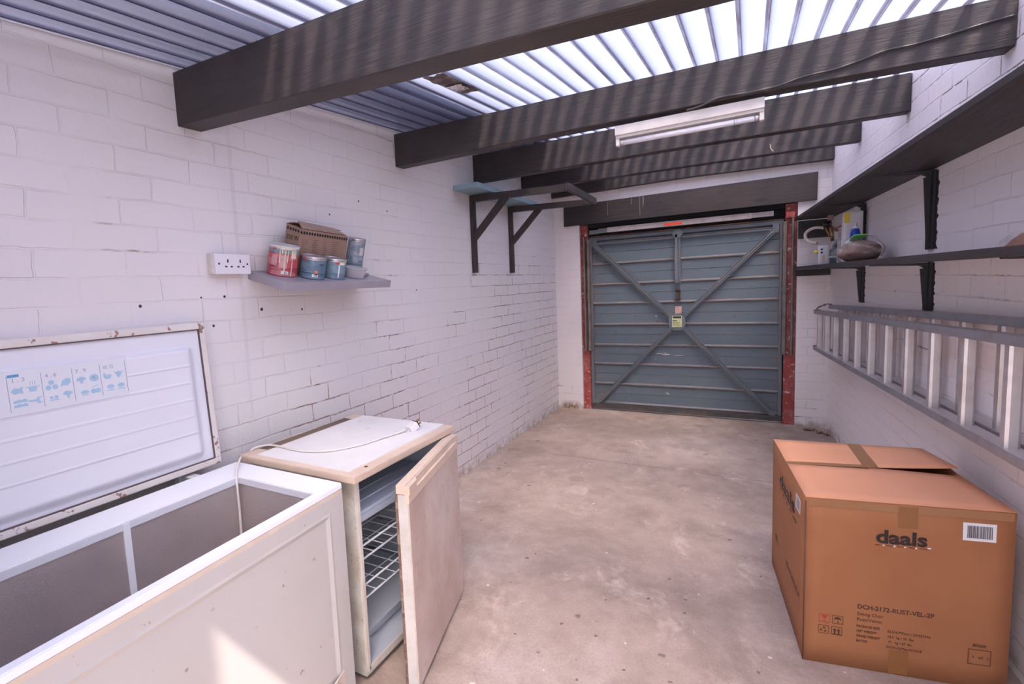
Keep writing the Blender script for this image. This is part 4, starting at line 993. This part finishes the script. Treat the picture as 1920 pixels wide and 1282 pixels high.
for d in (0, -.013):
    sq(.620, zB_+.005+d, [(-.018, -.004), (.018, -.004), (.016, .003), (.009, .006), (.004, .003), (-.004, .006), (-.010, .003), (-.016, .003)])
sq(.658, zB_, [(-.018, -.001), (0, -.003), (.004, -.010), (.018, -.008), (.008, -.004), (.008, .004), (.018, .010), (.004, .009), (0, .003), (-.018, .003)])
for a, c in ((0, .010), (-.009, -.005), (.009, -.005)): sq(.702, zA, ell(.0075, .0075, 12, a, c))
sq(.740, zA+.004, [(-.014, -.012), (-.009, .006), (.004, .013), (.014, .011), (.014, -.002), (.004, -.010), (-.008, -.008)])
sq(.704, zB_-.004, [(-.012, -.006), (.012, -.006), (.012, -.003), (-.012, -.003)]); sq(.704, zB_-.004, [(-.011, 0), (-.002, 0), (-.002, .007), (-.011, .007)]); sq(.704, zB_-.004, [(.002, -.001), (.011, -.001), (.011, .008), (.002, .008)])
sq(.742, zB_, [(-.015, .004), (-.005, .013), (.006, .011), (.015, .006), (.006, -.001), (.001, -.013), (-.004, -.001)])
sq(.784, zA+.004, [(-.014, -.004), (-.010, .006), (0, .010), (.012, .006), (.014, -.001), (.004, -.003), (.005, -.012), (-.004, -.012), (-.003, -.003)])
sq(.822, zA+.004, ell(.014, .012)); sq(.822, zA+.004, ell(.004, .004), 1, 'icon', simple('sticker_film', (.7, .7, .76), .3))
sq(.790, zB_-.002, ell(.012, .006)); sq(.790, zB_-.010, [(-.010, -.002), (.010, -.002), (.008, 0), (-.008, 0)])
sq(.822, zB_, ell(.008, .008, 12, -.007, -.003)); sq(.822, zB_, ell(.008, .008, 12, .007, -.003)); sq(.822, zB_+.010, [(-.010, -.001), (.010, .004), (.010, .006), (-.010, .001)])
sq(.862, zA+.002, [(-.010, .010), (-.006, .012), (-.005, .003), (.004, .005), (.014, .002), (.008, -.008), (-.006, -.008), (-.012, 0)])
sq(.898, zA+.006, [(-.015, .008), (-.006, .005), (0, .009), (.006, .005), (.015, .009), (.009, 0), (.003, -.013), (-.003, -.013), (-.009, 0)])
for y in (.868, .902): sq(y, zB_+.002, ell(.011, .007)); sq(y, zB_-.010, [(-.014, -.0015), (.014, -.0015), (.010, .0015), (-.010, .0015)])
for y in (.25, 1.12):
    FZ('hinge', MB().box((.035, y-.03, .70), (.066, y+.03, .90), None, .003).box((.066, y-.02, .80), (XB+.02, y+.02, .826), None, .003), simple('white_hinge', (.65, .62, .63), .4))
# cord looped over the freezer rim
rc = [(.10, 1.318, .70), (.125, 1.318, .80), (.165, 1.30, .848), (.205, 1.262, .852), (.262, 1.205, .842), (.302, 1.172, .820), (.312, 1.166, .77), (.318, 1.162, .68), (.322, 1.155, .55), (.316, 1.150, .42)]
FZ('power_cord', MB().tube(smooth(rc), .0045, 8), simple('cream_cord', (.72, .66, .62), .4))

# ---------------------------------------------------------------- larder fridge
fr_side = simple('mottled_fridge_side', (.56, .54, .50), .55, (.42, .36, .29), 9, .40, .70, bump=.1, speck=.6, ss=60, st=.62, sc=(.25, .18, .12))
fr_beige = simple('beige_plastic_trim', (.64, .50, .40), .45, (.58, .44, .35), 9, bump=.05)
fr_white = simple('white_worktop', (.80, .77, .77), .35, (.74, .70, .68), 4, speck=.6, ss=14, st=.70, sc=(.55, .42, .30))
fr_in = simple('fridge_liner', (.50, .52, .58), .25)
fg = tag(empty('fridge', (.42, 1.69, 0)), 'old undercounter fridge with stained white top and beige trim, its door ajar', 'fridge')
OG = Matrix.Translation((-.42, -1.69, 0))
def FG(name, b, m, parent=None, M=None): return b.build(name, m, parent or fg, M=OG @ M if M else OG)
gx0, gx1, gy0, gy1, gz = .13, .702, 1.375, 2.035, .812
wl = .020
b = MB()                                              # cabinet with an open front
b.box((gx0, gy0, .02), (gx1, gy0+wl, gz), None, .004); b.box((gx0, gy1-wl, .02), (gx1, gy1, gz), None, .004)
b.box((gx0, gy0+wl, .02), (gx0+wl, gy1-wl, gz)); b.box((gx0+wl, gy0+wl, .02), (gx1, gy1-wl, .055)); b.box((gx0+wl, gy0+wl, gz-.02), (gx1, gy1-wl, gz))
FG('cabinet', b, fr_side)
b = MB()                                              # liner skin
l0, l1, m0_, m1_, z0_, z1_ = gx0+wl+.002, gx1-.002, gy0+wl+.001, gy1-wl-.001, .058, gz-.022
b.hull([(l0, m0_, z0_), (l1, m0_, z0_), (l1, m1_, z0_), (l0, m1_, z0_), (l0, m0_, z1_), (l1, m0_, z1_), (l1, m1_, z1_), (l0, m1_, z1_)], [(0, 1, 2, 3), (4, 7, 6, 5), (0, 4, 5, 1), (3, 2, 6, 7), (0, 3, 7, 4)])
FG('liner', b, fr_in)
b = MB()
for a in (((gx1, gy0+.004, .040), (gx1+.006, gy0+wl+.001, gz)), ((gx1, gy1-wl-.004, .040), (gx1+.006, gy1-.006, gz)), ((gx1, gy0+.012, .032), (gx1+.006, gy1-.006, .060))): b.box(*a, None, .002)
FG('door_frame_strip', b, simple('yellow_white_strip', (.62, .55, .48), .45, (.70, .66, .62), 10))
for x, y in ((gx0+.04, gy0+.04), (gx0+.04, gy1-.04), (gx1-.04, gy0+.04), (gx1-.04, gy1-.04)): FG('foot', MB().lathe([(0, 0), (.018, 0), (.018, .021), (0, .021)], c=(x, y, 0), seg=16), gk)
# top
FG('worktop_trim', MB().box((.105, 1.332, .8125), (.745, 2.058, .842), None, .006), fr_beige)
FG('worktop', MB().box((.190, 1.362, .840), (.694, 2.046, .8465), None, .001), fr_white)
b = MB(); n = 44
for i in range(n):
    y = 1.43+(.535)*i/(n-1)
    if .045 < (y-1.43) < .062: continue
    b.box((.121, y, .8405), (.172, y+.0072, .8436))
FG('vent_grille', b, simple('grille_slot', (.12, .085, .07), .7))
b = MB().lathe([(0, .8425), (.008, .8425), (.006, .8445), (0, .8445)], c=(.715, 1.435, 0), seg=14); FG('screw', b, gk)
# interior
ice = FG('ice_shelf', MB().box((.19, gy0+wl+.010, .640), (.672, gy1-wl-.010, .655), None, .004), simple('bluish_plastic', (.55, .58, .66), .3))
b = MB()
for k in range(6):
    y0, y1 = gy0+wl+.035, gy1-wl-.035; x = .23+.075*k
    b.tube([(x, y0, .6565), (x, y1, .6565)], .0035, 8)
FG('coolant_line', b, simple('bluish_plastic', (.55, .58, .66), .3), ice)
FG('shelf_front', MB().box((.664, gy0+wl+.010, .618), (.682, gy1-wl-.010, .640), None, .003), simple('clear_grey', (.5, .53, .6), .25))
wire = simple('white_wire', (.78, .77, .80), .3)
def wire_shelf(z):
    b = MB(); y0, y1 = gy0+wl+.008, gy1-wl-.008; x0, x1 = .19, .672
    b.tube([(x0, y0, z), (x1-.02, y0, z), (x1-.006, y0+.005, z), (x1, y0+.018, z), (x1, y1-.018, z), (x1-.006, y1-.005, z), (x1-.02, y1, z), (x0, y1, z)], .004, 8)
    b.tube([(x1-.01, y0, z+.045), (x1-.01, y1, z+.045)], .004, 8)
    for k in range(6): x = x0+(x1-x0)*k/5.0; b.tube([(x, y0, z), (x, y1, z)], .0022, 6)
    for k in range(9): y = y0+(y1-y0)*(k+.5)/9; b.tube([(x0, y, z-.003), (x1, y, z-.003)], .0022, 6)
    return b
FG('wire_shelf', wire_shelf(.465), wire); FG('wire_shelf', wire_shelf(.305), wire)
FG('drip_tray', MB().box((.20, gy0+wl+.02, .130), (.64, gy1-wl-.02, .134)).box((.20, gy0+wl+.02, .060), (.60, gy1-wl-.02, .128)), simple('pale_tray', (.60, .62, .68), .3))
# cord and plug on top
cord = FG('cord', MB().tube(smooth([(.10, 1.385, .815), (.112, 1.40, .848), (.135, 1.455, .850), (.215, 1.463, .852), (.290, 1.455, .852), (.385, 1.462, .852), (.475, 1.515, .852), (.535, 1.62, .852), (.560, 1.72, .853), (.590, 1.835, .856), (.600, 1.868, .862)]), .0045, 8), simple('cream_cord', (.72, .66, .62), .4))
PM = Matrix.Translation((.610, 1.905, .866)) @ Matrix.Rotation(R(68), 4, 'Z') @ Matrix.Rotation(R(-28), 4, 'Y')
plug = FG('plug', MB().box((-.028, -.024, -.017), (.018, .024, .014), PM, .006).tube([PM @ Vector((-.045, 0, -.004)), PM @ Vector((-.024, 0, -.004))], .008, 10), simple('white_plug', (.80, .76, .76), .35), cord)
FG('plug_base', MB().box((.018, -.022, -.015), (.022, .022, .012), PM), simple('black_plug_face', (.008, .007, .008), .5), plug)
FG('plug_pin', MB().box((.022, -.003, .002), (.042, .003, .010), PM), brass, plug)
for s_ in (-1, 1): FG('plug_pin', MB().box((.022, s_*.012-.003, -.009), (.038, s_*.012+.003, -.003), PM), brass, plug)
# door, hinged at the far side
DA = Vector((.712, 2.032, 0)); DBv = Vector((.868, 1.405, 0)); du = (DBv-DA).normalized(); dn = Vector((-du.y, du.x, 0))
if dn.x < 0: dn = -dn
LD = (DBv-DA).length; DM = Matrix.Translation(DA) @ Matrix((du, dn, Z)).transposed().to_4x4()
dr = empty('door', (0, 0, 0), parent=fg); dr.location = DA-Vector((.42, 1.69, 0))
OD = Matrix.Translation(-DA) @ DM
def DR(name, b, m, parent=None): return b.build(name, m, parent or dr, M=OD)
door_m = simple('stained_door_skin', (.60, .50, .455), .55, (.46, .34, .29), 3.5, .38, .66, bump=.06, stretch=(2.5, 1, .8), speck=.35, ss=18, st=.62, sc=(.36, .23, .18))
DR('door_skin', MB().box((0, .020, .022), (LD, .052, .772), None, .004), door_m)
DR('door_edge', MB().box((LD-.006, .010, .024), (LD+.0015, .048, .770), None, .001), simple('pale_door_edge', (.56, .54, .52), .5, (.48, .44, .40), 12))
DR('door_liner', MB().box((.02, .004, .04), (LD-.02, .020, .76), None, .004), simple('liner_white', (.60, .60, .63), .35))
b = MB()
for a in (((.004, .000, .026), (.020, .012, .775)), ((LD-.020, -.003, .026), (LD-.002, .012, .775)), ((.004, 0, .026), (LD-.004, .012, .042)), ((.004, 0, .760), (LD-.004, .012, .775))): b.box(*a, None, .003)
DR('door_seal', b, simple('rusty_seal', (.16, .10, .08), .7, (.34, .24, .19), 30, speck=.8, ss=50, st=.55))
hd = DR('handle_trim', MB().box((-.002, .004, .772), (LD+.002, .040, .806), None, .004).prism([(.0, .034), (LD+.002, .034), (LD+.002, .058), (LD-.075, .058), (LD-.095, .046), (.06, .046), (.0, .056)], .772, .802, 2).box((-.001, .038, .738), (LD+.002, .0545, .773), None, .003), fr_beige)

# ---------------------------------------------------------------- scraps on the floor
leaf_m = simple('dry_leaf', (.33, .20, .11), .8, (.20, .12, .07), 30)
specs = (((2.46, 5.72), .10, 20, 'larger curled dry brown leaf scrap by the right pier, nearest the door'), ((2.53, 5.66), .085, 75, 'dry brown leaf scrap in the middle of the heap by the right pier'), ((2.58, 5.60), .07, 130, 'small dry brown leaf scrap tucked nearest the right wall'))
for (x, y), s_, a, lab in specs:
    def lf(u, v, s_=s_):
        wv = .35*math.sin(math.pi*min(u*1.05, 1))**.8; return Vector(((u-.5)*s_, (v-.5)*s_*2*wv, .003+.016*s_/.08*(abs(v-.5)*1.6)**2+.008*math.sin(u*7)**2))
    o = MB().grid(lf, 10, 6).build('dry_leaf', leaf_m); o.location = (x, y, .001); o.rotation_euler = (0, 0, R(a)); m_ = o.modifiers.new('t', 'SOLIDIFY'); m_.thickness = .0012
    tag(o, lab, 'leaf', 'dry leaf scraps by the right pier')
